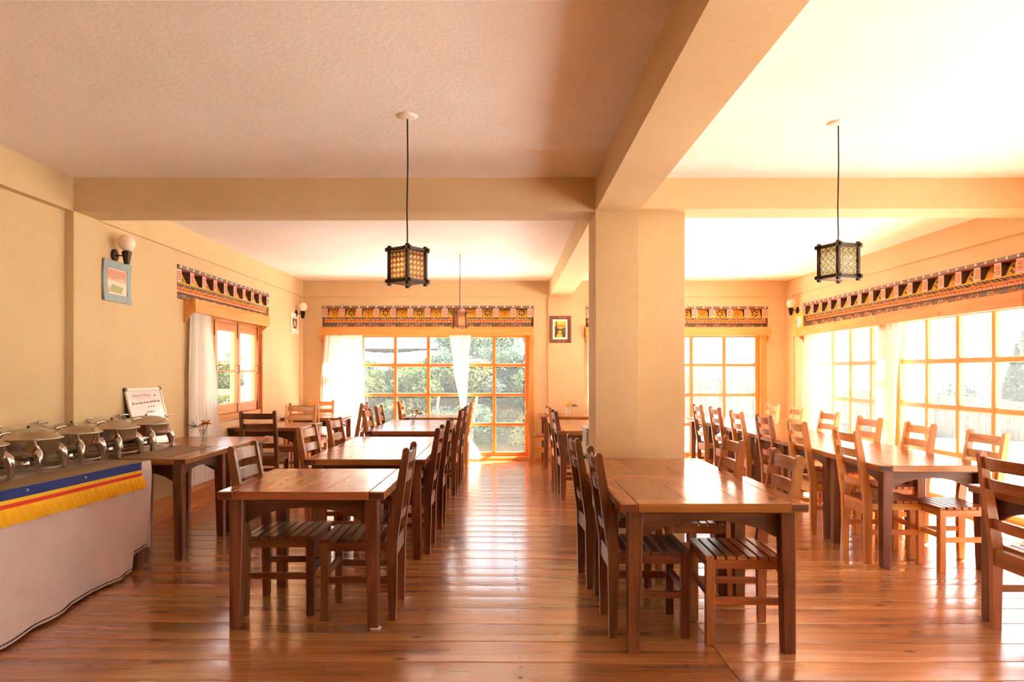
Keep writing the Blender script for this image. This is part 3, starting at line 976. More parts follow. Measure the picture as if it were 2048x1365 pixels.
# ------------------------------------------------------------------ dining chairs
def make_chair(kind, label):
    root = thing('dining_chair', label, 'chair', group='ladder-back wooden dining chairs')
    mx, my, mz = CH[kind + 'X'], CH[kind + 'Y'], CH[kind + 'Z']
    hw = 0.2025
    # rear legs: bent posts with rounded heads
    top = [(-0.0725, 0.935), (-0.0735, 0.950), (-0.066, 0.962), (-0.0545, 0.966), (-0.043, 0.962), (-0.0355, 0.951), (-0.0345, 0.935)]
    prof = [(0.002, 0.0), (-0.004, 0.30), (-0.006, 0.44)] + top + [(0.046, 0.50), (0.054, 0.43), (0.050, 0.34), (0.042, 0.0)]
    for s in (-1, 1):
        a = s * hw; b = s * (hw - 0.036)
        MB().prism(prof, 1, min(a, b), max(a, b)).build('rear_leg', mz, root)
        MB().cbox(0.376, 0.420, min(s * hw, s * (hw - 0.044)), max(s * hw, s * (hw - 0.044)), 0, 0.435, 0.003).build('front_leg', mz, root)
        q = s * (hw - 0.018)
        MB().cbox(0.045, 0.380, q - 0.011, q + 0.011, 0.388, 0.434, 0.002).build('seat_rail', mx, root)
        MB().cbox(0.036, 0.380, q - 0.010, q + 0.010, 0.206, 0.243, 0.002).build('stretcher', mx, root)
    MB().cbox(0.388, 0.411, -hw + 0.04, hw - 0.04, 0.388, 0.434, 0.002).build('seat_rail', my, root)
    MB().cbox(0.002, 0.030, -hw + 0.034, hw - 0.034, 0.350, 0.440, 0.002).build('seat_rail', my, root)
    MB().cbox(0.386, 0.408, -hw + 0.04, hw - 0.04, 0.234, 0.272, 0.002).build('stretcher', my, root)
    p = 0.0535
    me = None
    for i in range(7):
        x0 = 0.058 + i * p
        if me is None:
            me = MB().cbox(0, 0.0445, -0.205, 0.205, 0.435, 0.455, 0.003).build('seat_slat', CH['midY'] if kind == 'pine' else my, root, (x0, 0, 0)).data
        else:
            place_mesh('seat_slat', me, root, (x0, 0, 0))
    for (z0, z1) in ((0.872, 0.936), (0.762, 0.822), (0.548, 0.602)):
        mb = MB()
        n = 6
        vs = []; fs = []
        for i in range(n + 1):
            t = -1 + 2 * i / n
            yy = t * (hw - 0.034)
            bow = -0.022 * (1 - t * t)
            for (zz, th) in ((z0, 0), (z1, 0), (z1, 1), (z0, 1)):
                xc = 0.026 - (zz - 0.45) * 0.1616 + bow
                vs.append((xc + (0.009 if th else -0.009), yy, zz))
        for i in range(n):
            for k in range(4):
                k2 = (k + 1) % 4
                fs.append((i * 4 + k, (i + 1) * 4 + k, (i + 1) * 4 + k2, i * 4 + k2))
        fs += [(0, 1, 2, 3), tuple(n * 4 + k for k in (3, 2, 1, 0))]
        mb.add(vs, fs).build('back_rail', my, root)
    return root
protos = {}
def chair(kind, x, y, rz, label):
    """x, y: mid point between the rear feet on the floor; the chair faces local +x"""
    if kind not in protos:
        r = make_chair(kind, label); protos[kind] = r
        r.location = (x, y, 0); r.rotation_euler = (0, 0, rz)
        return r
    return copy_tree(protos[kind], (x, y, 0), rz, label)

E, Wd, N, S = 0.0, PI, PI / 2, -PI / 2     # facing
# left of the aisle: facing right (E) sits at the left of its table
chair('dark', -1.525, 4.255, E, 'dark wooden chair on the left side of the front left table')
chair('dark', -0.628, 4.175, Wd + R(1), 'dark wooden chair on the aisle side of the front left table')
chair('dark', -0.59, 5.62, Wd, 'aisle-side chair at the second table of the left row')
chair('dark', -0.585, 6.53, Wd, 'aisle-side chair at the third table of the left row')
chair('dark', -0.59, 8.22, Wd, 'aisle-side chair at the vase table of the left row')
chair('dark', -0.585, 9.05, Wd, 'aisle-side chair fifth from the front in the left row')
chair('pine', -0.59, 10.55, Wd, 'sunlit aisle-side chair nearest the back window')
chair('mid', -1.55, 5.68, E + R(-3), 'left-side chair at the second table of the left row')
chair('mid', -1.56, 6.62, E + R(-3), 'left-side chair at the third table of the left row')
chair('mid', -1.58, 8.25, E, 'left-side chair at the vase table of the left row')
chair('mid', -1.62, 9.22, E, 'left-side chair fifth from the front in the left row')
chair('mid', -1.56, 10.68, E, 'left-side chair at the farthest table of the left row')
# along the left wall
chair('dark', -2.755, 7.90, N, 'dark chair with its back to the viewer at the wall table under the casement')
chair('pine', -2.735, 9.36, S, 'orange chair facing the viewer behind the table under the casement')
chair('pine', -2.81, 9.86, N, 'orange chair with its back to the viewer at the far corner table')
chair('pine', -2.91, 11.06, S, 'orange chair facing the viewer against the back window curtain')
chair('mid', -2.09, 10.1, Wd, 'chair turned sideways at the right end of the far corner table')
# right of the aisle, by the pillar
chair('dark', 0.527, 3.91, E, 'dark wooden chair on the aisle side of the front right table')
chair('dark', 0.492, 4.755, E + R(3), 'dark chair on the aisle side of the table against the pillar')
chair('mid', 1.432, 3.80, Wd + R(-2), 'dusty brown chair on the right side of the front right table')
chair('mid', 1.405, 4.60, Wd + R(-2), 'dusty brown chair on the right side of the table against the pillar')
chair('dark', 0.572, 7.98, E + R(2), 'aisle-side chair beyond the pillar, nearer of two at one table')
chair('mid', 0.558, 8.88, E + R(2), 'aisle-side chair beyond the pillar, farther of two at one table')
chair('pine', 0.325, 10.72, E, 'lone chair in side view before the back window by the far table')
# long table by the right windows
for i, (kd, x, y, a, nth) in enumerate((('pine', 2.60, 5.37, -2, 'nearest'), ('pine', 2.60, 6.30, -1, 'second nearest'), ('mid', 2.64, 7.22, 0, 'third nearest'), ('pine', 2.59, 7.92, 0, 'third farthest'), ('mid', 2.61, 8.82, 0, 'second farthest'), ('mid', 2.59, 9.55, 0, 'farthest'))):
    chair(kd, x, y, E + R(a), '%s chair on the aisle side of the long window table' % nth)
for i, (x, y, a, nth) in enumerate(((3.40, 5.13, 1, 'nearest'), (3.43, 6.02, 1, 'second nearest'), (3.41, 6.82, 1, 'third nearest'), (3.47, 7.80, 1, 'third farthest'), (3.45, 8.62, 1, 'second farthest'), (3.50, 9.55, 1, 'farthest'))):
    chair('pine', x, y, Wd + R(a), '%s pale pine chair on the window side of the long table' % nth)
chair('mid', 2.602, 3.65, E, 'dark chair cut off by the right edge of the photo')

# ------------------------------------------------------------------ tables
def make_table(w, l, h, label, seed, dark_end=False):
    rr = random.Random(seed)
    root = thing('dining_table', label, 'table', group='dark wooden dining tables')
    t = 0.044
    z0, z1 = h - t, h
    sw, ew, g = 0.088, 0.10, 0.0008
    hw, hl = w / 2, l / 2
    for s in (-1, 1):
        a, b = s * hw, s * (hw - sw)
        MB().cbox(min(a, b), max(a, b), -hl, hl, z0, z1, 0.006, 0, endm=(1, 1)).build('side_board', [M_tabY, M_endgrain if dark_end else M_tabA], root)
        a, b = s * hl, s * (hl - ew)
        MB().cbox(-hw + sw + g, hw - sw - g, min(a, b), max(a, b), z0, z1, 0.0015).build('end_board', M_tabX, root)
    xs = [-hw + sw + g]
    wd = [rr.uniform(0.8, 1.2) for _ in range(3)]
    tot = sum(wd); span = w - 2 * sw - 2 * g
    for q in wd: xs.append(xs[-1] + span * q / tot)
    for a, b in zip(xs, xs[1:]):
        MB().cbox(a + g / 2, b - g / 2, -hl + ew + g, hl - ew - g, z0 + 0.004, z1 - 0.0002, 0.0012).build('top_plank', M_tabY, root)
    # arched aprons
    az1, ins = z0 + 0.002, 0.095
    for s in (-1, 1):
        n = 8
        def arch(half):
            top = [(-half, az1), (half, az1)]
            bot = [(half * (1 - 2 * i / n), az1 - 0.145 + 0.085 * max(0.0, 1 - (1 - 2 * i / n) ** 2) ** 0.8) for i in range(n + 1)]
            return top + bot
        yy = s * (hl - ins - 0.012)
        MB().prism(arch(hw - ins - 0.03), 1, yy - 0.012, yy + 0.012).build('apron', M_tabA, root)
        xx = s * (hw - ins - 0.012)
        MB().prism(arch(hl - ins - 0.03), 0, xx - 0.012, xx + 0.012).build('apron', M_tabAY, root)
    # corner plates under the top
    for sx in (-1, 1):
        for sy in (-1, 1):
            cx, cy_ = sx * (hw - 0.085), sy * (hl - 0.085)
            a0, a1 = 0.076, 0.056
            def legxf(p, cx=cx, cy_=cy_, sx=sx, sy=sy):
                f = 1 - 0.24 * (1 - p.z / z0)
                ox, oy = cx + sx * a0 / 2, cy_ + sy * a0 / 2
                return Vector((ox + (p.x - ox) * f, oy + (p.y - oy) * f, p.z))
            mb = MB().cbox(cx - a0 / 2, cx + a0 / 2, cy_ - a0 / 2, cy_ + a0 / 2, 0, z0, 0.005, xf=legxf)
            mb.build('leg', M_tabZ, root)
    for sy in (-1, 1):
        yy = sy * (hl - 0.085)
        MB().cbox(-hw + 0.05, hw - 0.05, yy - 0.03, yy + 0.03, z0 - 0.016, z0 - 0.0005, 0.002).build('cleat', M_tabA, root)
    return root
tp = {}
def table(size, x, y, rz, label, seed=0):
    if size not in tp:
        r = make_table(size[0], size[1], size[2], label, len(tp) + 3, len(size) > 3); tp[size] = r
        r.location = (x, y, 0); r.rotation_euler = (0, 0, rz)
        return r
    return copy_tree(tp[size], (x, y, 0), rz, label)
A = (0.90, 0.915, 0.75)
table(A, -1.100, 4.255, R(-0.6), 'front left table with a bare glossy top')
table(A, -1.050, 5.675, 0, 'second table of the left row, just behind the front left one')
table(A, -1.055, 6.600, R(180), 'third table of the left row, butted to the second')
table(A, -1.105, 8.190, 0, 'fourth table of the left row, with a flower jar on it')
table(A, -1.105, 9.115, R(180), 'fifth table of the left row, behind the flower jar')
table(A, -1.030, 10.52, 0, 'farthest table of the left row by the back window')
B = (0.86, 0.915, 0.75)
table(B, -2.800, 5.695, 0, 'wall table beside the cloth-covered buffet, carrying two chafing dishes')
table(B, -2.805, 6.620, R(180), 'wall table with a flower jar, past the buffet')
table((0.86, 0.915, 0.75, 1), -2.805, 8.67, 0, 'wall table under the left casement with dark end grain corners')
table(B, -2.77, 10.46, 0, 'corner table at the far left before the back window')
C = (0.92, 0.905, 0.75)
table(C, 1.003, 3.906, 0, 'front right table with a glossy orange top')
table(C, 0.955, 4.820, R(180), 'table pushed against the front of the pillar')
table(A, 0.98, 8.22, 0, 'table beyond the pillar with two aisle-side chairs')
table(A, 0.98, 9.14, R(180), 'table beyond the pillar, second from the back window')
table(A, 0.925, 10.74, 0, 'far table with yellow flowers between the back windows')
D = (0.84, 0.915, 0.735, 1)
for i, (x, y, nth) in enumerate(((3.02, 5.44, 'nearest'), (3.03, 6.36, 'second'), (3.03, 7.28, 'third'), (3.03, 8.20, 'fourth'), (3.04, 9.12, 'fifth'), (3.05, 10.04, 'farthest'))):
    table(D, x, y, R(180 * (i % 2)), '%s table of the long row along the right windows%s' % (nth, '' if i else ', with a dark corner'))
table(C, 3.085, 3.62, 0, 'table at the right edge of the photo, mostly cut off')

# ------------------------------------------------------------------ buffet
bt = thing('buffet_table', 'wooden buffet table hidden under the pale cloth, one leg showing', 'table', (-2.93, 3.25, 0), R(-5.3))
MB().cbox(-0.13, 0.165, -1.9, 1.86, 0.70, 0.744, 0.005).build('tabletop', M_tabY, bt)
for sx, sy in ((-1, -1), (-1, 1), (1, -1), (1, 1)):
    xx = 0.128 if sx > 0 else -0.09
    yy = sy * 1.82 + 0.0
    MB().cbox(xx - 0.03, xx + 0.03, yy - 0.03, yy + 0.03, 0, 0.70, 0.004).build('leg', M_tabZ, bt)
MB().cbox(0.115, 0.145, -1.8, 1.82, 0.095, 0.125, 0.003).build('stretcher', CH['midY'], bt)

def fx(y):   # front edge of the cloth top
    y = max(y, 2.9)
    return -2.575 + 0.0926 * (y - 5.14)
def hx(y):   # hem
    y = max(y, 3.0)
    return -2.605 - 0.06 * (y - 4.91)
ct = MB()
ny, nz = 90, 22
def cloth_panel(y0, y1, hem, seed, amp):
    rr = random.Random(seed)
    ph = [rr.uniform(0, 6.28) for _ in range(5)]
    vs = []; fs = []
    for i in range(ny + 1):
        y = y0 + (y1 - y0) * i / ny
        for j in range(nz + 1):
            v = j / nz
            zz = 0.7535 + (hem - 0.7535) * v
            x = fx(y) + (hx(y) - fx(y)) * (v ** 1.2) + 0.012 * math.sin(min(1, v * 6) * PI / 2)
            k = amp * v ** 1.3
            x += k * (0.009 * math.sin(3.1 * y + ph[0]) + 0.012 * math.sin(8.3 * y + ph[1] + v * 1.4) + 0.007 * math.sin(17 * y + ph[2] - 2 * v) + 0.004 * math.sin(31 * y + ph[3]))
            x += amp * v ** 0.7 * (0.0065 * math.sin(13 * y + 7 * zz + ph[4]) + 0.004 * math.sin(29 * y - 11 * zz + ph[1]) + 0.005 * math.sin(6 * y - 9 * zz + ph[2]))
            vs.append((x, y, zz))
    for i in range(ny):
        for j in range(nz):
            a = i * (nz + 1) + j
            fs.append((a, a + 1, a + nz + 2, a + nz + 1))
    fs = [f[::-1] for f in fs]
    ct.add(vs, fs, 0, True)
    return vs
p1 = cloth_panel(1.3, 4.905, 0.018, 5, 1.0)
p2 = cloth_panel(4.895, 5.135, 0.128, 9, 0.35)
tops = []
n_ = 30
for i in range(n_ + 1):
    y = 1.3 + (5.135 - 1.3) * i / n_
    tops += [(-3.25, y, 0.7535), (fx(y), y, 0.7535)]
ct.add(tops, [(2 * i, 2 * i + 1, 2 * i + 3, 2 * i + 2) for i in range(n_)], 0, True)
ct.add([(-3.25, 5.135, 0.7535), (fx(5.135), 5.135, 0.7535), (fx(5.135), 5.135, 0.128), (-3.25, 5.135, 0.128)], [(0, 3, 2, 1)], 0)
cloth = tag(ct.build('table_cloth', M_clothm), 'pale mauve cloth draped over the buffet table down to the floor', 'tablecloth')
st = MB()
for (pv, hemz) in ((p1, 0.018), (p2, 0.128)):
    pts = [pv[i * (nz + 1) + nz] for i in range(ny + 1)]
    for a, b in zip(pts[::1], pts[1::1]):
        for q in (0.0, 0.5):
            m0 = [a[k] + (b[k] - a[k]) * (q + 0.05) for k in range(3)]; m1 = [a[k] + (b[k] - a[k]) * (q + 0.38) for k in range(3)]
            st.box(min(m0[0], m1[0]) + 0.001, max(m0[0], m1[0]) + 0.004, m0[1], m1[1], hemz + 0.014, hemz + 0.020)
st.build('hem_stitch', M_stitch, cloth, kind='stuff')

# banner hung along the cloth's front edge
bn = thing('buffet_banner', 'blue yellow and red striped banner with a yellow ruffle along the buffet edge', 'banner')
def strip(name, za, zb, mat, off=0.006, y0=1.3, y1=5.0, ruffle=False):
    n = 150 if ruffle else 60
    m_ = 6 if ruffle else 2
    vs = []; fs = []
    rr = random.Random(4)
    for i in range(n * (4 if ruffle else 1) + 1):
        y = y0 + (y1 - y0) * i / (n * (4 if ruffle else 1))
        for j in range(m_ + 1):
            v = j / m_
            z = za + (zb - za) * v
            vv = (0.7535 - z) / 0.735
            x = fx(y) + (hx(y) - fx(y)) * max(0, vv) ** 1.2 + 0.012 + off + 0.003 * math.sin(5 * y)
            if ruffle:
                a = 0.017 * v ** 0.6
                x += a + a * math.sin(y * 2 * PI / 0.05 + 1.6 * math.sin(y * 19)) + 0.004 * v
                yq = y + 0.009 * v * math.sin(y * 2 * PI / 0.05 + 1 + 1.6 * math.sin(y * 19))
                z += 0.003 * v * math.sin(y * 2 * PI / 0.05 + 2)
                vs.append((x, yq, z))
            else:
                vs.append((x, y, z))
    L = m_ + 1
    cnt = len(vs) // L - 1
    for i in range(cnt):
        for j in range(m_):
            a = i * L + j
            fs.append((a, a + L, a + L + 1, a + 1))
    return MB().add(vs, fs, 0, True).build(name, mat, bn)
strip('blue_band', 0.758, 0.703, M_blue)
strip('yellow_band', 0.703, 0.682, M_byel, 0.007)
strip('red_band', 0.682, 0.660, M_bred, 0.008)
strip('ruffle', 0.660, 0.575, M_ruff, 0.008, 1.3, 5.01, True)
for yy in (4.99, 4.42, 3.95, 3.58, 3.2):
    MB().lathe([(0.001, 0.006), (0.006, 0.004), (0.009, 0.0)], 10).build('pin', M_steel2, bn, (fx(yy) + 0.022, yy, 0.735)).rotation_euler = (0, R(90), 0)

# woven mats
def mat_obj(label, pts, z, t=0.004):
    n = len(pts)
    vs = [(x, y, z) for x, y in pts] + [(x, y, z + t) for x, y in pts]
    fs = [tuple(range(n))[::-1], tuple(range(n, 2 * n))] + [(i, (i + 1) % n, n + (i + 1) % n, n + i) for i in range(n)]
    return tag(MB().add(vs, fs).build('woven_mat', M_mat), label, 'mat', 'woven table mats')
mat_obj('brown striped woven runner along the cloth edge in front of the chafing dishes', [(fx(1.4) - 0.26, 1.4), (fx(1.4) - 0.004, 1.4), (fx(3.0) - 0.004, 3.0), (fx(5.12) - 0.006, 5.12), (-2.86, 5.12), (-2.93, 3.9), (-2.97, 3.0)], 0.7545)
mat_obj('brown woven mat on the bare wood past the end of the cloth', [(-2.87, 5.26), (-2.565, 5.26), (-2.545, 6.10), (-2.85, 6.12)], 0.7505)
tag(MB().box(-0.10, 0.10, -0.14, 0.14, 0, 0.0012).build('paper_sheet', M_white, None, (-3.05, 6.25, 0.7506)), 'white sheet of paper on the wall table behind the last chafing dish', 'paper')

# ------------------------------------------------------------------ chafing dishes
def make_dish(label):
    root = thing('chafing_dish', label, 'chafing dish', group='steel chafing dishes on the buffet')
    MB().lathe([(0.0, 0.108), (0.10, 0.109), (0.148, 0.115), (0.169, 0.130), (0.175, 0.148), (0.175, 0.206), (0.180, 0.209), (0.180, 0.213), (0.165, 0.213)], 36).build('water_pan', M_steel, root)
    MB().lathe([(0.194, 0.2135), (0.196, 0.217), (0.190, 0.222), (0.176, 0.226), (0.168, 0.232), (0.150, 0.250), (0.128, 0.262)], 36).build('lid', M_steel2, root); lid = root.children[-1] if False else [c for c in root.children if c.name.startswith('lid')][0]
    MB().lathe([(0.128, 0.262), (0.10, 0.271), (0.06, 0.278), (0.02, 0.281), (0.0, 0.2815)], 36).build('lid_window', M_lidglass, lid)
    MB().lathe([(0.0, 0.279), (0.007, 0.282), (0.009, 0.287), (0.006, 0.292), (0.0, 0.293)], 12).build('lid_knob', M_darkmetal, lid)
    for s in (1, -1):
        h = MB()
        for yy in (-0.004,):
            h.tube([(s * 0.155, yy, 0.244), (s * 0.178, yy, 0.262), (s * 0.196, yy, 0.280)], 0.0055, 6)
        h.tube([(s * 0.196, -0.055, 0.279), (s * 0.200, -0.02, 0.285), (s * 0.200, 0.02, 0.286), (s * 0.197, 0.058, 0.281)], 0.0075, 8)
        h.build('lid_handle', M_steel, lid)
    for q in range(4):
        th = PI / 4 + q * PI / 2
        c, s = math.cos(th), math.sin(th)
        prof = [(0.146, 0.150, 0.012), (0.165, 0.148, 0.024), (0.186, 0.125, 0.028), (0.197, 0.092, 0.024), (0.199, 0.055, 0.019), (0.197, 0.025, 0.016), (0.200, 0.004, 0.017), (0.201, 0.0, 0.016)]
        MB().tube([(r_ * c, r_ * s, z) for (r_, z, w) in prof], [w * 1.25 for (_, _, w) in prof], 10, 0, True, True, 0.8).build('leg', M_steel, root)
    fr = MB()
    ring = [(0.175 * math.cos(2 * PI * i / 28), 0.175 * math.sin(2 * PI * i / 28), 0.033) for i in range(29)]
    fr.tube(ring, 0.005, 6, 0, False)
    fr.tube([(-0.17, 0, 0.033), (0.17, 0, 0.033)], 0.005, 6).tube([(0, -0.17, 0.033), (0, 0.17, 0.033)], 0.005, 6)
    fr.build('base_ring', M_steel2, root)
    for s in (-1, 1):
        MB().lathe([(0.0, 0.036), (0.042, 0.037), (0.045, 0.045), (0.045, 0.085), (0.038, 0.088), (0.0, 0.088)], 20, (0.0, s * 0.065, 0)).build('fuel_holder', M_steel, root)
    return root
d0 = make_dish('chafing dish second from the left edge of the photo')
d0.location = (-3.05, 4.53, 0.7545); d0.rotation_euler = (0, 0, R(4))
for (x, y, z, a, lb) in ((-3.055, 4.03, 0.7545, 2, 'chafing dish cut off by the left edge of the photo'), (-3.045, 4.97, 0.7545, 3, 'middle one of the five steel chafing dishes'), (-3.025, 5.44, 0.7505, -3, 'chafing dish standing partly on the bare wood, fourth from the left'), (-3.005, 5.915, 0.7505, -5, 'farthest chafing dish, in front of the whiteboard')):
    copy_tree(d0, (x, y, z), R(a), lb)

# whiteboard leaning on the left wall
wb = thing('whiteboard', 'small whiteboard with red handwriting leaning on the left wall behind the chafing dishes', 'whiteboard', (-3.115, 6.31, 0.7505), R(90))
wb.rotation_euler = (R(-13.5), 0, R(90))
hw_, hh_ = 0.305, 0.515
MB().box(-hw_ + 0.01, hw_ - 0.01, -0.004, 0.006, 0.01, hh_ - 0.01).build('board_face', M_board, wb)
MB().box(-hw_ + 0.006, hw_ - 0.006, 0.006, 0.014, 0.006, hh_ - 0.006).build('backing', M_black, wb)
for (a, b, c, d) in ((-hw_, -hw_ + 0.022, 0, hh_), (hw_ - 0.022, hw_, 0, hh_), (-hw_ + 0.022, hw_ - 0.022, 0, 0.022), (-hw_ + 0.022, hw_ - 0.022, hh_ - 0.026, hh_)):
    MB().cbox(a, b, -0.010, 0.010, c, d, 0.003).build('frame', M_alu, wb)
for sx in (-1, 1):
    for zz in (0.012, hh_ - 0.012):
        MB().cbox(sx * (hw_ - 0.012) - 0.018, sx * (hw_ - 0.012) + 0.018, -0.0125, 0.0125, zz - 0.018, zz + 0.018, 0.006).build('corner_cap', M_plasticg, wb)
ink = MB()
rr = random.Random(8)
def scribble(x0, x1, z, h, slope=0.0):
    """cursive pen line, word by word"""
    x = x0
    while x < x1:
        wl_ = min(rr.uniform(0.03, 0.07), x1 - x)
        n = max(4, int(wl_ / 0.0045))
        pts = []
        for i in range(n + 1):
            u = i / n
            hh = h * (1.0 if rr.random() < 0.25 else 0.5)
            pts.append((x + wl_ * u, -0.0055, z + slope * (x + wl_ * u) + (hh if i % 2 else 0.0)))
        ink.tube(pts, 0.0010, 3, 0, False, False)
        x += wl_ + 0.012
def tline(s, x, z, size):
    cu = bpy.data.curves.new('t', 'FONT'); cu.body = s; cu.size = size; cu.shear = 0.25
    to = bpy.data.objects.new('t', cu); COL.objects.link(to)
    dg = bpy.context.evaluated_depsgraph_get()
    me = bpy.data.meshes.new_from_object(to.evaluated_get(dg))
    vs = [(x + v.co.x, -0.0056, z + v.co.y) for v in me.vertices]
    ink.add(vs, [tuple(p.vertices) for p in me.polygons], 0)
    bpy.data.objects.remove(to); bpy.data.curves.remove(cu); bpy.data.meshes.remove(me)
tline('Welcome To Bhutan - ', -0.22, 0.435, 0.036)
scribble(0.15, 0.20, 0.435, 0.016)
ink.box(-0.20, 0.10, -0.0056, -0.0050, 0.421, 0.4225)
scribble(-0.25, 0.24, 0.375, 0.02, 0.03)
scribble(0.0, 0.12, 0.335, 0.016)
scribble(-0.05, 0.10, 0.287, 0.02)
scribble(-0.25, 0.20, 0.205, 0.018, 0.08)
scribble(-0.10, 0.05, 0.16, 0.016, 0.05)
scribble(-0.11, 0.04, 0.125, 0.012, 0.03)
ink.build('handwriting', M_ink, wb, kind='stuff')

# ------------------------------------------------------------------ wall lamps
def sconce(label, loc, rz):
    root = thing('wall_lamp', label, 'wall lamp', loc, rz, 'globe wall lamps')     # local -y = into the room
    MB().tube([(0, 0, 0), (0, -0.012, 0), (0, -0.016, 0)], [0.052, 0.052, 0.042], 20, 0, True, False).build('back_plate', M_darkmetal, root)
    MB().tube([(0, -0.014, 0), (0, -0.075, -0.002)], 0.006, 8).build('arm', M_darkmetal, root)
    cup = MB().lathe([(0.0, -0.075), (0.022, -0.073), (0.030, -0.03), (0.041, 0.028), (0.036, 0.032), (0.0, 0.033)], 8, (0, -0.105, 0), 0, False)
    cup.build('cup', M_darkmetal, root)
    MB().lathe([(0.022, 0.03), (0.028, 0.038), (0.024, 0.046)], 12, (0, -0.105, 0)).build('collar', M_brass, root)
    R0 = 0.068
    prof = [(R0 * math.sin(t), 0.104 - R0 * math.cos(t)) for t in [PI * (0.10 + 0.90 * i / 14) for i in range(15)]]
    prof[-1] = (0.0, 0.104 + R0)
    MB().lathe(prof, 24, (0, -0.105, 0)).build('globe', M_globe, root)
    return root
sconce('white globe wall lamp above the blue-grey picture on the left wall', (XL, 5.87, 2.352), R(90))
sconce('white globe wall lamp in the far left corner', (XL, 10.90, 2.29), R(90))
sconce('white globe wall lamp in the far right corner above the yellow picture', (XR, 10.84, 2.335), R(-90))

# ------------------------------------------------------------------ pictures
def picture(label, w, h, bw, frame_m, polys, loc, rz, mount=0.02, curl=0.0, tilt=0.0, th=0.014):
    root = thing('framed_picture', label, 'picture', loc, rz)
    root.rotation_euler = (R(tilt), 0, rz)
    def C(mb):
        if curl:
            mb.v = [(x, y - curl * ((2 * z / h - 1) ** 2) * 1.0 + curl * 0.3 * (x / w) , z) for x, y, z in mb.v]
        return mb
    for (a, b, c, d) in ((0, bw, 0, h), (w - bw, w, 0, h), (bw, w - bw, 0, bw), (bw, w - bw, h - bw, h)):
        m = MB()
        n = 6
        if d - c > 0.2:
            for i in range(n):
                m.box(a, b, -th, -0.002, c + (d - c) * i / n, c + (d - c) * (i + 1) / n)
        else:
            m.cbox(a, b, -th, -0.002, c, d, 0.002)
        C(m).build('frame', frame_m, root)
    if mount:
        MB().box(bw - 0.004, w - bw + 0.004, -0.007, -0.003, bw - 0.004, h - bw + 0.004).build('mount', M_white if frame_m is not M_frameblue else M_framepink, root)
    ml = []; pm = MB()
    i0 = bw + mount; ww = w - 2 * i0; hh = h - 2 * i0
    for k, (col, pts) in enumerate(polys):
        nm = 'picture_paint_%d_%d_%d' % col
        mm = MATS.get(nm) or plain(nm, srgb(*col), 0.6)
        if mm not in ml: ml.append(mm)
        pm.add([(i0 + u * ww, -0.0075 - 0.0004 * k, i0 + v * hh) for u, v in pts], [tuple(range(len(pts)))], ml.index(mm))
    pm.build('print', ml, root)
    return root
FULL = [(0, 0), (1, 0), (1, 1), (0, 1)]
picture('blue-grey framed sunset landscape, slightly curled, under the left wall lamp', 0.42, 0.335, 0.062, M_frameblue, [
    ((222, 150, 120), FULL), ((226, 186, 160), [(0, 0), (1, 0), (1, 0.62), (0.6, 0.66), (0.3, 0.58), (0, 0.64)]), ((196, 170, 160), [(0.1, 0.62), (0.4, 0.72), (0.8, 0.66), (1, 0.62), (1, 0.72), (0.5, 0.8), (0.2, 0.76)]),
    ((240, 218, 196), [(0, 0), (1, 0), (1, 0.48), (0, 0.55)]), ((178, 176, 110), [(0.15, 0.05), (0.75, 0.03), (0.82, 0.3), (0.2, 0.38)]), ((214, 180, 150), [(0, 0), (0.15, 0.03), (0.2, 0.3), (0, 0.2)])],
    (XL, 5.69, 1.968), R(90), 0.008, 0.012)
picture('small pale framed picture with a white droplet shape in the far left corner', 0.40, 0.315, 0.06, M_framepink, [
    ((120, 84, 50), FULL), ((196, 150, 60), [(0, 0), (1, 0), (1, 0.45), (0.7, 0.3), (0.3, 0.3), (0, 0.55)]), ((90, 66, 48), [(0.25, 0), (0.75, 0), (0.62, 0.3), (0.4, 0.3)]), ((248, 236, 220), [(0.5, 0.25), (0.64, 0.4), (0.6, 0.65), (0.5, 0.8), (0.38, 0.6), (0.38, 0.38)])],
    (XL, 10.62, 1.975), R(90), 0.02)
picture('brown wood framed picture of a golden river at sunset on the back wall', 0.345, 0.425, 0.055, M_frameold, [
    ((240, 180, 60), FULL), ((232, 130, 50), [(0, 0.62), (0.5, 0.68), (1, 0.62), (1, 0.78), (0, 0.74)]), ((250, 214, 90), [(0.2, 0.85), (0.8, 0.82), (0.8, 0.97), (0.2, 0.99)]), ((96, 72, 40), [(0, 0), (1, 0), (1, 0.62), (0.55, 0.54), (0.4, 0.54), (0, 0.70)]), ((92, 96, 52), [(0.62, 0.38), (0.98, 0.34), (1, 0.5), (0.7, 0.5)]),
    ((236, 186, 64), [(0.1, 0), (0.7, 0), (0.62, 0.3), (0.55, 0.45), (0.42, 0.45), (0.3, 0.3)]), ((130, 92, 40), [(0.2, 0.2), (0.66, 0.22), (0.66, 0.25), (0.2, 0.24)]), ((255, 240, 190), [(0.42, 0.56), (0.58, 0.56), (0.54, 0.63), (0.46, 0.63)]), ((80, 58, 40), [(0.1, 0), (0.18, 0), (0.2, 1), (0.12, 1)])],
    (0.648, YB - 0.03, 1.855), 0, 0.032)
picture('yellow framed blue picture in the far right corner', 0.36, 0.33, 0.05, M_frameyel, [
    ((190, 210, 222), FULL), ((170, 192, 196), [(0, 0), (1, 0), (1, 0.35), (0, 0.4)]), ((150, 176, 120), [(0.1, 0.2), (0.3, 0.25), (0.35, 0.8), (0.2, 0.95), (0.08, 0.7)]), ((208, 170, 110), [(0.05, 0), (0.35, 0), (0.3, 0.25), (0.1, 0.25)]), ((140, 180, 110), [(0.7, 0.4), (1, 0.42), (1, 0.55), (0.8, 0.52)])],
    (XR, 10.98, 1.955), R(-90), 0.006)

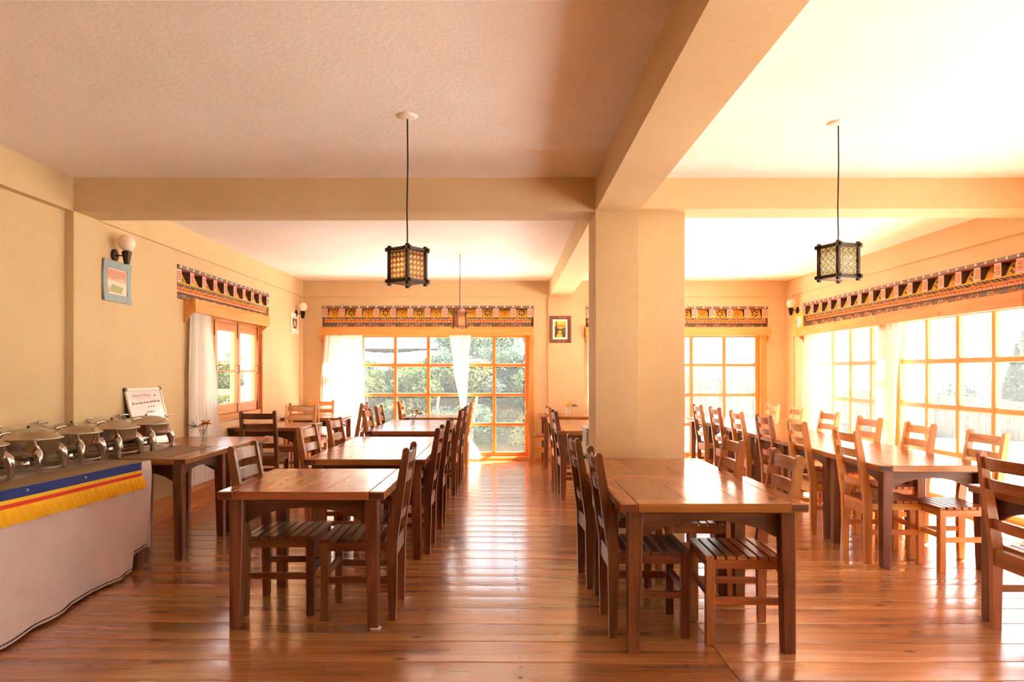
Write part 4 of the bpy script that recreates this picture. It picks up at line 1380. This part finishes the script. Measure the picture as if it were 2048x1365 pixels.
# ------------------------------------------------------------------ pendant lanterns
def lantern(label, x, y, ztop, side, h, rz, wood_m, pat, bulb):
    root = thing('pendant_lantern', label, 'pendant lamp', (x, y, H), 0, 'square fretwork pendant lanterns')
    MB().lathe([(0.0, -0.016), (0.02, -0.015), (0.042, -0.012), (0.053, -0.008), (0.057, -0.002), (0.057, 0.001)], 28).build('ceiling_rose', M_white, root)
    zt = ztop - H
    MB().tube([(0.0, 0, -0.018), (0.002, 0, zt * 0.35), (-0.003, 0.0, zt * 0.7), (0.0, 0, zt * 0.9), (-0.002, 0, zt - 0.02)], 0.0042, 6).build('cord', M_darkmetal, root)
    body = MB()
    s = side / 2; p = 0.010
    ca, sa = math.cos(rz), math.sin(rz)
    def RZ(mb):
        mb.v = [(ca * a - sa * b, sa * a + ca * b, c) for a, b, c in mb.v]
        return mb
    z0 = zt - h
    for sx in (-1, 1):
        for sy in (-1, 1):
            RZ(MB().cbox(sx * s - p, sx * s + p, sy * s - p, sy * s + p, z0 - 0.012, zt + 0.012, 0.003)).build('post', wood_m, root)
    e = 0.028
    for zz in (z0 + 0.012, zt - 0.012):
        for sgn in (-1, 1):
            RZ(MB().cbox(-s - e, s + e, sgn * s - p * 0.9, sgn * s + p * 0.9, zz - 0.010, zz + 0.010, 0.003)).build('rail', wood_m, root)
            RZ(MB().cbox(sgn * s - p * 0.9, sgn * s + p * 0.9, -s - e, s + e, zz - 0.008, zz + 0.012, 0.003)).build('rail', wood_m, root)
    RZ(MB().box(-s, s, -0.006, 0.006, zt - 0.02, zt - 0.004).tube([(0, 0, zt - 0.02), (0, 0, zt - 0.08)], [0.016, 0.018], 10)).build('lamp_holder', wood_m, root)
    MB().lathe([(0.0, zt - 0.14), (0.016, zt - 0.135), (0.024, zt - 0.115), (0.018, zt - 0.09), (0.012, zt - 0.078)], 14).build('bulb', bulb, root)
    RZ(MB().box(-s + 0.004, s - 0.004, -s + 0.004, s - 0.004, zt - 0.006, zt + 0.002)).build('top_board', wood_m, root)  # board added to keep the bulb's light off the ceiling
    RZ(MB().box(-s + 0.004, s - 0.004, -s + 0.004, s - 0.004, z0 + 0.004, z0 + 0.010)).build('bottom_board', M_lanternred, root)
    # fretwork: interlocking diagonal bars, four identical sides
    u0, u1 = -s + p, s - p
    v0, v1 = z0 + 0.022, zt - 0.022
    def seg_clip(a, b):
        t0, t1 = 0.0, 1.0
        dx, dy = b[0] - a[0], b[1] - a[1]
        for (pp, q) in ((-dx, a[0] - u0), (dx, u1 - a[0]), (-dy, a[1] - v0), (dy, v1 - a[1])):
            if abs(pp) < 1e-9:
                if q < 0: return None
                continue
            r_ = q / pp
            if pp < 0: t0 = max(t0, r_)
            else: t1 = min(t1, r_)
        if t0 >= t1: return None
        return (a[0] + dx * t0, a[1] + dy * t0), (a[0] + dx * t1, a[1] + dy * t1)
    segs = []
    g = pat
    k2 = 0.70710678
    for iu in range(-14, 15):
        for iv in range(-14, 15):
            c = (iu * 3 * g, iv * 3 * g)
            along = (iu + iv) % 2
            for q in (-1, 0, 1):
                if along: a, b = (c[0] - 1.62 * g, c[1] + q * g), (c[0] + 1.62 * g, c[1] + q * g)
                else: a, b = (c[0] + q * g, c[1] - 1.62 * g), (c[0] + q * g, c[1] + 1.62 * g)
                a = (k2 * (a[0] - a[1]), k2 * (a[0] + a[1]) + (v0 + v1) / 2); b = (k2 * (b[0] - b[1]), k2 * (b[0] + b[1]) + (v0 + v1) / 2)
                r_ = seg_clip(a, b)
                if r_: segs.append(r_)
    for q in range(4):
        mb = MB()
        th = q * PI / 2
        c4, s4 = math.cos(th), math.sin(th)
        hwid = g * 0.22
        for (a, b) in segs:
            dx, dy = b[0] - a[0], b[1] - a[1]
            L_ = math.hypot(dx, dy)
            if L_ < 0.002: continue
            nx, ny_ = -dy / L_ * hwid, dx / L_ * hwid
            o = len(mb.v)
            vs = []
            for yy in (-s - 0.002, -s + 0.002):
                vs += [(a[0] + nx, yy, a[1] + ny_), (a[0] - nx, yy, a[1] - ny_), (b[0] - nx, yy, b[1] - ny_), (b[0] + nx, yy, b[1] + ny_)]
            mb.add(vs, [(0, 1, 2, 3), (7, 6, 5, 4), (0, 4, 5, 1), (2, 6, 7, 3), (0, 3, 7, 4), (1, 5, 6, 2)])
        mb.v = [(c4 * a - s4 * b, s4 * a + c4 * b, c) for a, b, c in mb.v]
        lt = RZ(mb).build('fretwork', wood_m, root)
        pp = MB().box(u0, u1, -s + 0.0035, -s + 0.0045, z0 + 0.012, zt - 0.012)
        pp.v = [(c4 * a - s4 * b, s4 * a + c4 * b, c) for a, b, c in pp.v]
        RZ(pp).build('paper_panel', M_paper, root)
    return root
lantern('square fretwork lantern hanging over the left row near the front', -0.566, 4.01, 2.085, 0.142, 0.20, R(53), M_lanternwood, 0.0068, M_bulb1)
lantern('square key-fret lantern hanging right of the pillar', 1.91, 4.12, 2.125, 0.145, 0.20, R(20), M_lanternwood, 0.0094, M_bulb2)
lantern('small reddish lantern hanging far back before the window valance', -0.58, 8.59, 2.115, 0.115, 0.185, R(28), M_lanternred, 0.0062, M_bulb3)

# ------------------------------------------------------------------ flower jars
def flower_jar(label, loc, seed, cols, lean, kind):
    rr = random.Random(seed)
    root = thing('flower_jar', label, 'flower vase', loc)
    MB().lathe([(0.0, 0.001), (0.028, 0.001), (0.030, 0.006), (0.026, 0.05), (0.030, 0.10), (0.034, 0.125), (0.032, 0.125), (0.028, 0.10), (0.024, 0.05), (0.027, 0.010), (0.0, 0.009)], 18).build('glass_jar', M_jar, root)
    sm = MB()
    heads = []
    for i in range(6):
        a = rr.uniform(0, 6.28); r_ = rr.uniform(0.012, 0.04)
        t = (r_ * math.cos(a) + 0.012, r_ * math.sin(a), rr.uniform(0.155, 0.20))
        sm.tube([(-0.3 * t[0], -0.3 * t[1], 0.012), (t[0] * 0.3, t[1] * 0.3, 0.10), t], 0.0018, 5)
        heads.append(t)
    sm.build('stem', M_stem, root)
    for i, t in enumerate(heads):
        f = MB()
        n = 9
        for q in range(n):
            a = 2 * PI * q / n
            c, s = math.cos(a), math.sin(a)
            f.add([(0, 0, 0), (0.010 * c - 0.004 * s, 0.010 * s + 0.004 * c, 0.004), (0.019 * c, 0.019 * s, 0.002), (0.010 * c + 0.004 * s, 0.010 * s - 0.004 * c, 0.004)], [(0, 3, 2, 1)], 0)
        f.lathe([(0.008, 0.0), (0.007, 0.006), (0.0, 0.009)], 8, (0, 0, 0), 1)
        o = f.build('flower', [cols[i % len(cols)], M_petaly], root, t)
        o.scale = (1.5, 1.5, 1.5)
        o.rotation_euler = (rr.uniform(-0.7, 0.7), rr.uniform(-0.7, 0.7), 0)
    nd = MB()
    for i in range(26):
        a = rr.gauss(0, 0.55); e = rr.gauss(0.15, 0.4)
        L_ = rr.uniform(0.07, 0.13)
        d = Vector((lean * math.cos(a) * math.cos(e), math.sin(a) * math.cos(e), math.sin(e)))
        b = Vector((lean * 0.05, 0, 0.15))
        nd.tube([b, b + d * L_ * 0.6 + Vector((0, 0, 0.006)), b + d * L_], [0.0016, 0.0013, 0.0004], 3, 0, False, False)
    nd.tube([(0, 0, 0.02), (lean * 0.02, 0, 0.10), (lean * 0.05, 0, 0.15)], 0.002, 5)
    nd.build('pine_sprig', M_needle, root)
    return root
flower_jar('glass jar of rust flowers and a pine sprig on the wall table', (-2.74, 6.40, 0.7505), 1, [M_petal, M_petal], -1, 0)
flower_jar('glass jar of rust flowers on the fourth table of the left row', (-1.11, 8.33, 0.7505), 2, [M_petal, M_petaly], 1, 0)
flower_jar('glass jar of yellow flowers on the far table between the back windows', (0.88, 10.45, 0.7505), 3, [M_petaly, M_petal], 1, 0)

# ------------------------------------------------------------------ odds and ends
hb = thing('metal_cabinet', 'grey metal heater cabinet half hidden behind the pillar', 'heater', (0.80, 6.12, 0))
MB().cbox(-0.145, 0.16, -0.17, 0.17, 0.03, 0.90, 0.015).build('body', M_greymetal, hb)
MB().cbox(-0.152, 0.165, -0.177, 0.177, 0.90, 0.92, 0.006).build('top', M_greymetal, hb)
for sx in (-1, 1):
    for sy in (-1, 1):
        MB().cbox(sx * 0.12 - 0.015, sx * 0.12 + 0.015, sy * 0.14 - 0.015, sy * 0.14 + 0.015, 0, 0.032, 0.003).build('foot', M_darkmetal, hb)
MB().tube([(-0.14, -0.08, 0.66), (-0.19, -0.08, 0.675), (-0.19, 0.06, 0.675), (-0.14, 0.06, 0.66)], 0.013, 8).build('handle', M_darkmetal, hb)
tag(MB().cbox(-0.028, 0.028, -0.018, 0.018, 0, 0.006, 0.001).build('paper_shim', M_white, None, (-0.715, 3.855, 0.0012)), 'folded paper wedge beside the right foot of the front left table', 'paper')

# ------------------------------------------------------------------ outside
def hgt(x, y):
    z = -0.34
    if y > 18: z += 0.0
    r_ = max(0.0, x - 9) + max(0, y - 24) * 0.15
    z -= 0.055 * min(r_, 30)
    far = max(0.0, math.hypot(x, y - 5) - 55)
    z += 0.10 * far + 0.00045 * far * far * (0.7 + 0.3 * math.sin(x * 0.02 + 1))
    z += 0.9 * math.sin(x * 0.06 + 2) * min(1, far / 60)
    return z
def axis_pts(lo, hi, c, n):
    return [lo + (hi - lo) * i / n for i in range(n + 1)]
gx = axis_pts(-160, 260, 0, 64); gy = axis_pts(-60, 300, 0, 56)
gv = [(x, y, hgt(x, y)) for y in gy for x in gx]
gf = []
for j in range(len(gy) - 1):
    for i in range(len(gx) - 1):
        a = j * len(gx) + i
        gf.append((a, a + 1, a + len(gx) + 1, a + len(gx)))
struct('ground', MB().add(gv, gf, 0, True), M_grass, 'pale dry ground and hills outside the windows')
struct('path', MB().box(XR + T, 8.6, -2, 13, -0.345, -0.26).box(-9, XR + T, YB + T, 13.0, -0.345, -0.10), M_path, 'pale paved path outside the windows')
# planted bank behind the back-left window
bv = []; bf = []
NX, NY = 40, 14
for j in range(NY + 1):
    for i in range(NX + 1):
        x = -13 + 15.8 * i / NX; t = j / NY
        if t < 0.4:
            q = t / 0.4; y = 13.6 + 1.7 * q; z = -0.3 + 1.72 * q ** 0.85
        else:
            q = (t - 0.4) / 0.6; y = 15.3 + 15 * q; z = 1.42 + 0.95 * q
        fall = min(1, max(0, (2.8 - x) / 1.6))
        z = -0.4 + (z + 0.4) * fall + 0.07 * math.sin(x * 2.1 + y)
        bv.append((x, y + 0.15 * math.sin(x * 1.3), z))
for j in range(NY):
    for i in range(NX):
        a = j * (NX + 1) + i
        bf.append((a, a + 1, a + NX + 2, a + NX + 1))
struct('terrain_bank', MB().add(bv, bf, 0, True), M_bank, 'planted earth bank behind the back window')
bg = [(x, y, z + 0.012) for (x, y, z) in bv]
bgf = [f for k, f in enumerate(bf) if (k // NX) >= 6]
struct('terrain_meadow', MB().add(bg, bgf, 0, True), M_grass, 'pale dry grass on top of the bank')

def foliage(seed, n, rx, ry, rz, leaf, cone=False):
    rr = random.Random(seed)
    mb = MB()
    for _ in range(n):
        if cone:
            t = rr.random() ** 0.8
            a = rr.uniform(0, 6.28); r_ = (1 - t) * (0.55 + 0.45 * rr.random())
            c = Vector((rx * r_ * math.cos(a), ry * r_ * math.sin(a), rz * 2 * t))
        else:
            v = Vector((rr.gauss(0, 1), rr.gauss(0, 1), rr.gauss(0, 1))).normalized()
            k = rr.uniform(0.62, 1.0) * (1 + 0.18 * math.sin(5 * v.x + 3 * v.z + seed))
            c = Vector((v.x * rx * k, v.y * ry * k, rz + v.z * rz * k))
        a = Vector((rr.gauss(0, 1), rr.gauss(0, 1), rr.gauss(0, 1))).normalized()
        b = a.orthogonal().normalized()
        s = leaf * rr.uniform(0.6, 1.3)
        mb.add([c - a * s, c + b * s * 0.45, c + a * s, c - b * s * 0.45], [(0, 1, 2, 3)])
    return mb
def make_shrub(name, label, cat, group, seed, n, rx, ry, rz, leaf, lm, cone=False):
    root = thing(name, label, cat, group=group)
    foliage(seed, n, rx, ry, rz, leaf, cone).build('foliage', lm, root)
    MB().tube([(0, 0, -0.1), (0.01, 0, rz * 0.8), (0, 0.02, rz * (1.6 if cone else 1.0))], [0.04, 0.03, 0.012], 6).build('trunk', M_bark, root)
    return root
sh = [make_shrub('bank_shrub', 'leafy shrub growing on the bank behind the back window', 'shrub', 'shrubs on the bank behind the back window', s, 3200, 0.62, 0.5, 0.42, 0.042, m) for s, m in ((1, M_leaf1), (2, M_leaf2), (3, M_leaf3))]
ORD = ['first', 'second', 'third', 'fourth', 'fifth', 'sixth', 'seventh', 'eighth', 'ninth', 'tenth', 'eleventh', 'twelfth', 'thirteenth']
spots = []
rr = random.Random(21)
for i in range(26):
    x = -6.2 + 7.9 * (i % 13) / 12 + rr.uniform(-0.2, 0.2)
    row = i // 13
    y = 13.9 + row * 0.75 + rr.uniform(-0.1, 0.1); z = -0.1 + row * 0.72 + rr.uniform(-0.1, 0.1)
    spots.append((x, y, z))
for i in range(13):
    spots.append((-6.0 + 7.6 * i / 12 + rr.uniform(-0.15, 0.15), 15.1 + rr.uniform(-0.1, 0.1), 0.92 + rr.uniform(-0.06, 0.06)))
for i, (x, y, z) in enumerate(spots):
    k = (i * 7 + i // 13) % 3
    if i < 3 and k == i:
        pass
    rowname = ('lower', 'middle', 'top')[i // 13]
    o = copy_tree(sh[k], (x, y, z), rr.uniform(0, 6.28), '%s shrub from the left in the %s row on the bank behind the back window' % (ORD[i % 13], rowname))
    q = rr.uniform(0.75, 1.15); o.scale = (q, q, q * rr.uniform(0.8, 1.2))
for k, s in enumerate(sh):
    s.location = (-7.4 - k * 0.9, 14.6, 0.4)
    s['label'] = '%s of three shrubs at the far left end of the bank' % ('nearest to the window', 'middle', 'outermost')[k]
# greenery beyond the left casement
for i, (x, y, z, q) in enumerate(((-6.3, 14.2, -0.3, 1.3), (-7.4, 16.5, -0.2, 1.8), (-5.6, 12.6, -0.4, 1.1), (-8.0, 19.0, 0.2, 2.2))):
    o = copy_tree(sh[i % 3], (x, y, z), i * 1.7, ('low garden shrub beside the orange railing', 'tall garden shrub behind the orange railing', 'small garden shrub in front of the orange railing', 'largest and farthest garden shrub beyond the orange railing')[i])
    o.scale = (q, q, q); o['group'] = 'garden shrubs beyond the casement'
rl = thing('timber_railing', 'orange timber railing outside the left casement', 'railing', (-5.0, 12.4, -0.3))
for xx in (-1.2, -0.4, 0.4, 1.2):
    MB().cbox(xx - 0.05, xx + 0.05, -0.05, 0.05, 0, 1.45, 0.005).build('post', M_brick, rl)
for zz in (0.5, 1.3):
    for a in (-1.15, -0.35, 0.45):
        MB().cbox(a, a + 0.7, -0.03, 0.03, zz, zz + 0.1, 0.005).build('rail', M_brick, rl)
# leaning poles
for (x, lb) in ((-1.45, 'pale pole leaning on the bank, left one of two'), (-0.72, 'pale pole leaning on the bank, right one of two')):
    tag(MB().tube([(x, 13.45, -0.2), (x + 0.12, 13.7, 0.95)], 0.022, 6).build('garden_pole', M_winZ), lb, 'pole')
# shed on the slope
sd = thing('garden_shed', 'grey board shed on the slope beyond the bank', 'shed', (-4.3, 27.5, 1.75))
for i in range(14):
    MB().cbox(-1.7 + i * 0.25, -1.7 + i * 0.25 + 0.24, -0.03, 0.03, -0.3, 0.62, 0.004).build('wall_board', M_fence, sd)
MB().prism([(-0.5, 0.55), (-0.5, 0.62), (1.2, 1.25), (1.2, 1.18)], 0, -2.0, 2.0).build('roof', M_roof, sd)
MB().box(-1.7, 1.7, 0.03, 1.5, -0.6, 0.6).build('body', M_fence, sd)
# picket fence behind the right back window, going round to the right
fn = thing('picket_fence', 'weathered grey board fence in the garden beyond the windows', 'fence')
pk = None
n = 118
for i in range(n):
    x = 2.4 + i * 0.138
    y = 20 + 0.15 * (x - 5)
    top = 1.30 - 0.075 * (x - 5) if x < 16 else 0.475
    top += rnd.uniform(-0.03, 0.03)
    if pk is None:
        pk = MB().cbox(-0.061, 0.061, -0.012, 0.012, -1.35, 0.0, 0.004).build('picket', M_fence, fn, (x, y, top)).data
    else:
        place_mesh('picket', pk, fn, (x, y, top))
for k in range(8):
    x0 = 2.4 + k * 2.03; x1 = x0 + 2.0
    for dz in (0.25, 0.85):
        MB().tube([(x0, 20 + 0.15 * (x0 - 5) + 0.05, 1.30 - 0.075 * (x0 - 5) - dz), (x1, 20 + 0.15 * (x1 - 5) + 0.05, 1.30 - 0.075 * (x1 - 5) - dz)], 0.04, 4).build('rail', M_fence, fn)
# trees beyond the fence on the right
tr = make_shrub('garden_tree', 'third bushy tree from the left beyond the fence', 'tree', 'bushy trees beyond the fence', 7, 7000, 1.0, 1.0, 1.1, 0.072, M_leaf4)
tr.location = (14.6, 26.0, -1.5)
for (x, y, z, q) in ((16.1, 25.6, -1.4, 1.15), (17.3, 27.0, -1.7, 0.95), (18.9, 26.5, -1.6, 1.2), (12.4, 33.0, -1.8, 1.2), (21.0, 29.0, -1.6, 1.3), (9.5, 40.0, -1.6, 1.4)):
    o = copy_tree(tr, (x, y, z), x, '%s bushy tree from the left beyond the fence' % {9.5: 'first', 12.4: 'second', 16.1: 'fourth', 17.3: 'fifth', 18.9: 'sixth', 21.0: 'seventh'}[x]); o.scale = (q, q, q)
cf = make_shrub('conifer_tree', 'tall dark conifer beyond the fence near the right edge', 'tree', 'conifers beyond the fence', 12, 8000, 1.3, 1.3, 2.0, 0.085, M_leaf4, True)
cf.location = (18.0, 25.2, -1.6)
o = copy_tree(cf, (20.6, 28.5, -1.8), 1.0); o.scale = (1, 1, 1.2); o['label'] = 'farther tall conifer beyond the fence at the right edge'
# trees on the slope behind the bank
for i, (x, y, z, q) in enumerate(((-1.2, 21, 1.7, 0.9), (0.4, 22.5, 1.6, 1.1), (-0.2, 19.5, 1.5, 0.6), (-6.2, 24, 1.8, 1.3), (1.6, 24, 1.2, 1.2))):
    o = copy_tree(tr, (x, y, z), i * 1.3, '%s tree from the left on the slope above the bank' % {-6.2: 'first', -1.2: 'second', -0.2: 'third', 0.4: 'fourth', 1.6: 'fifth'}[x]); o.scale = (q, q, q); o['group'] = 'trees on the slope above the bank'

for o in sc.objects:
    if o.parent is None and o.type == 'MESH' and 'label' not in o and 'kind' not in o:
        print('UNLABELLED', o.name)
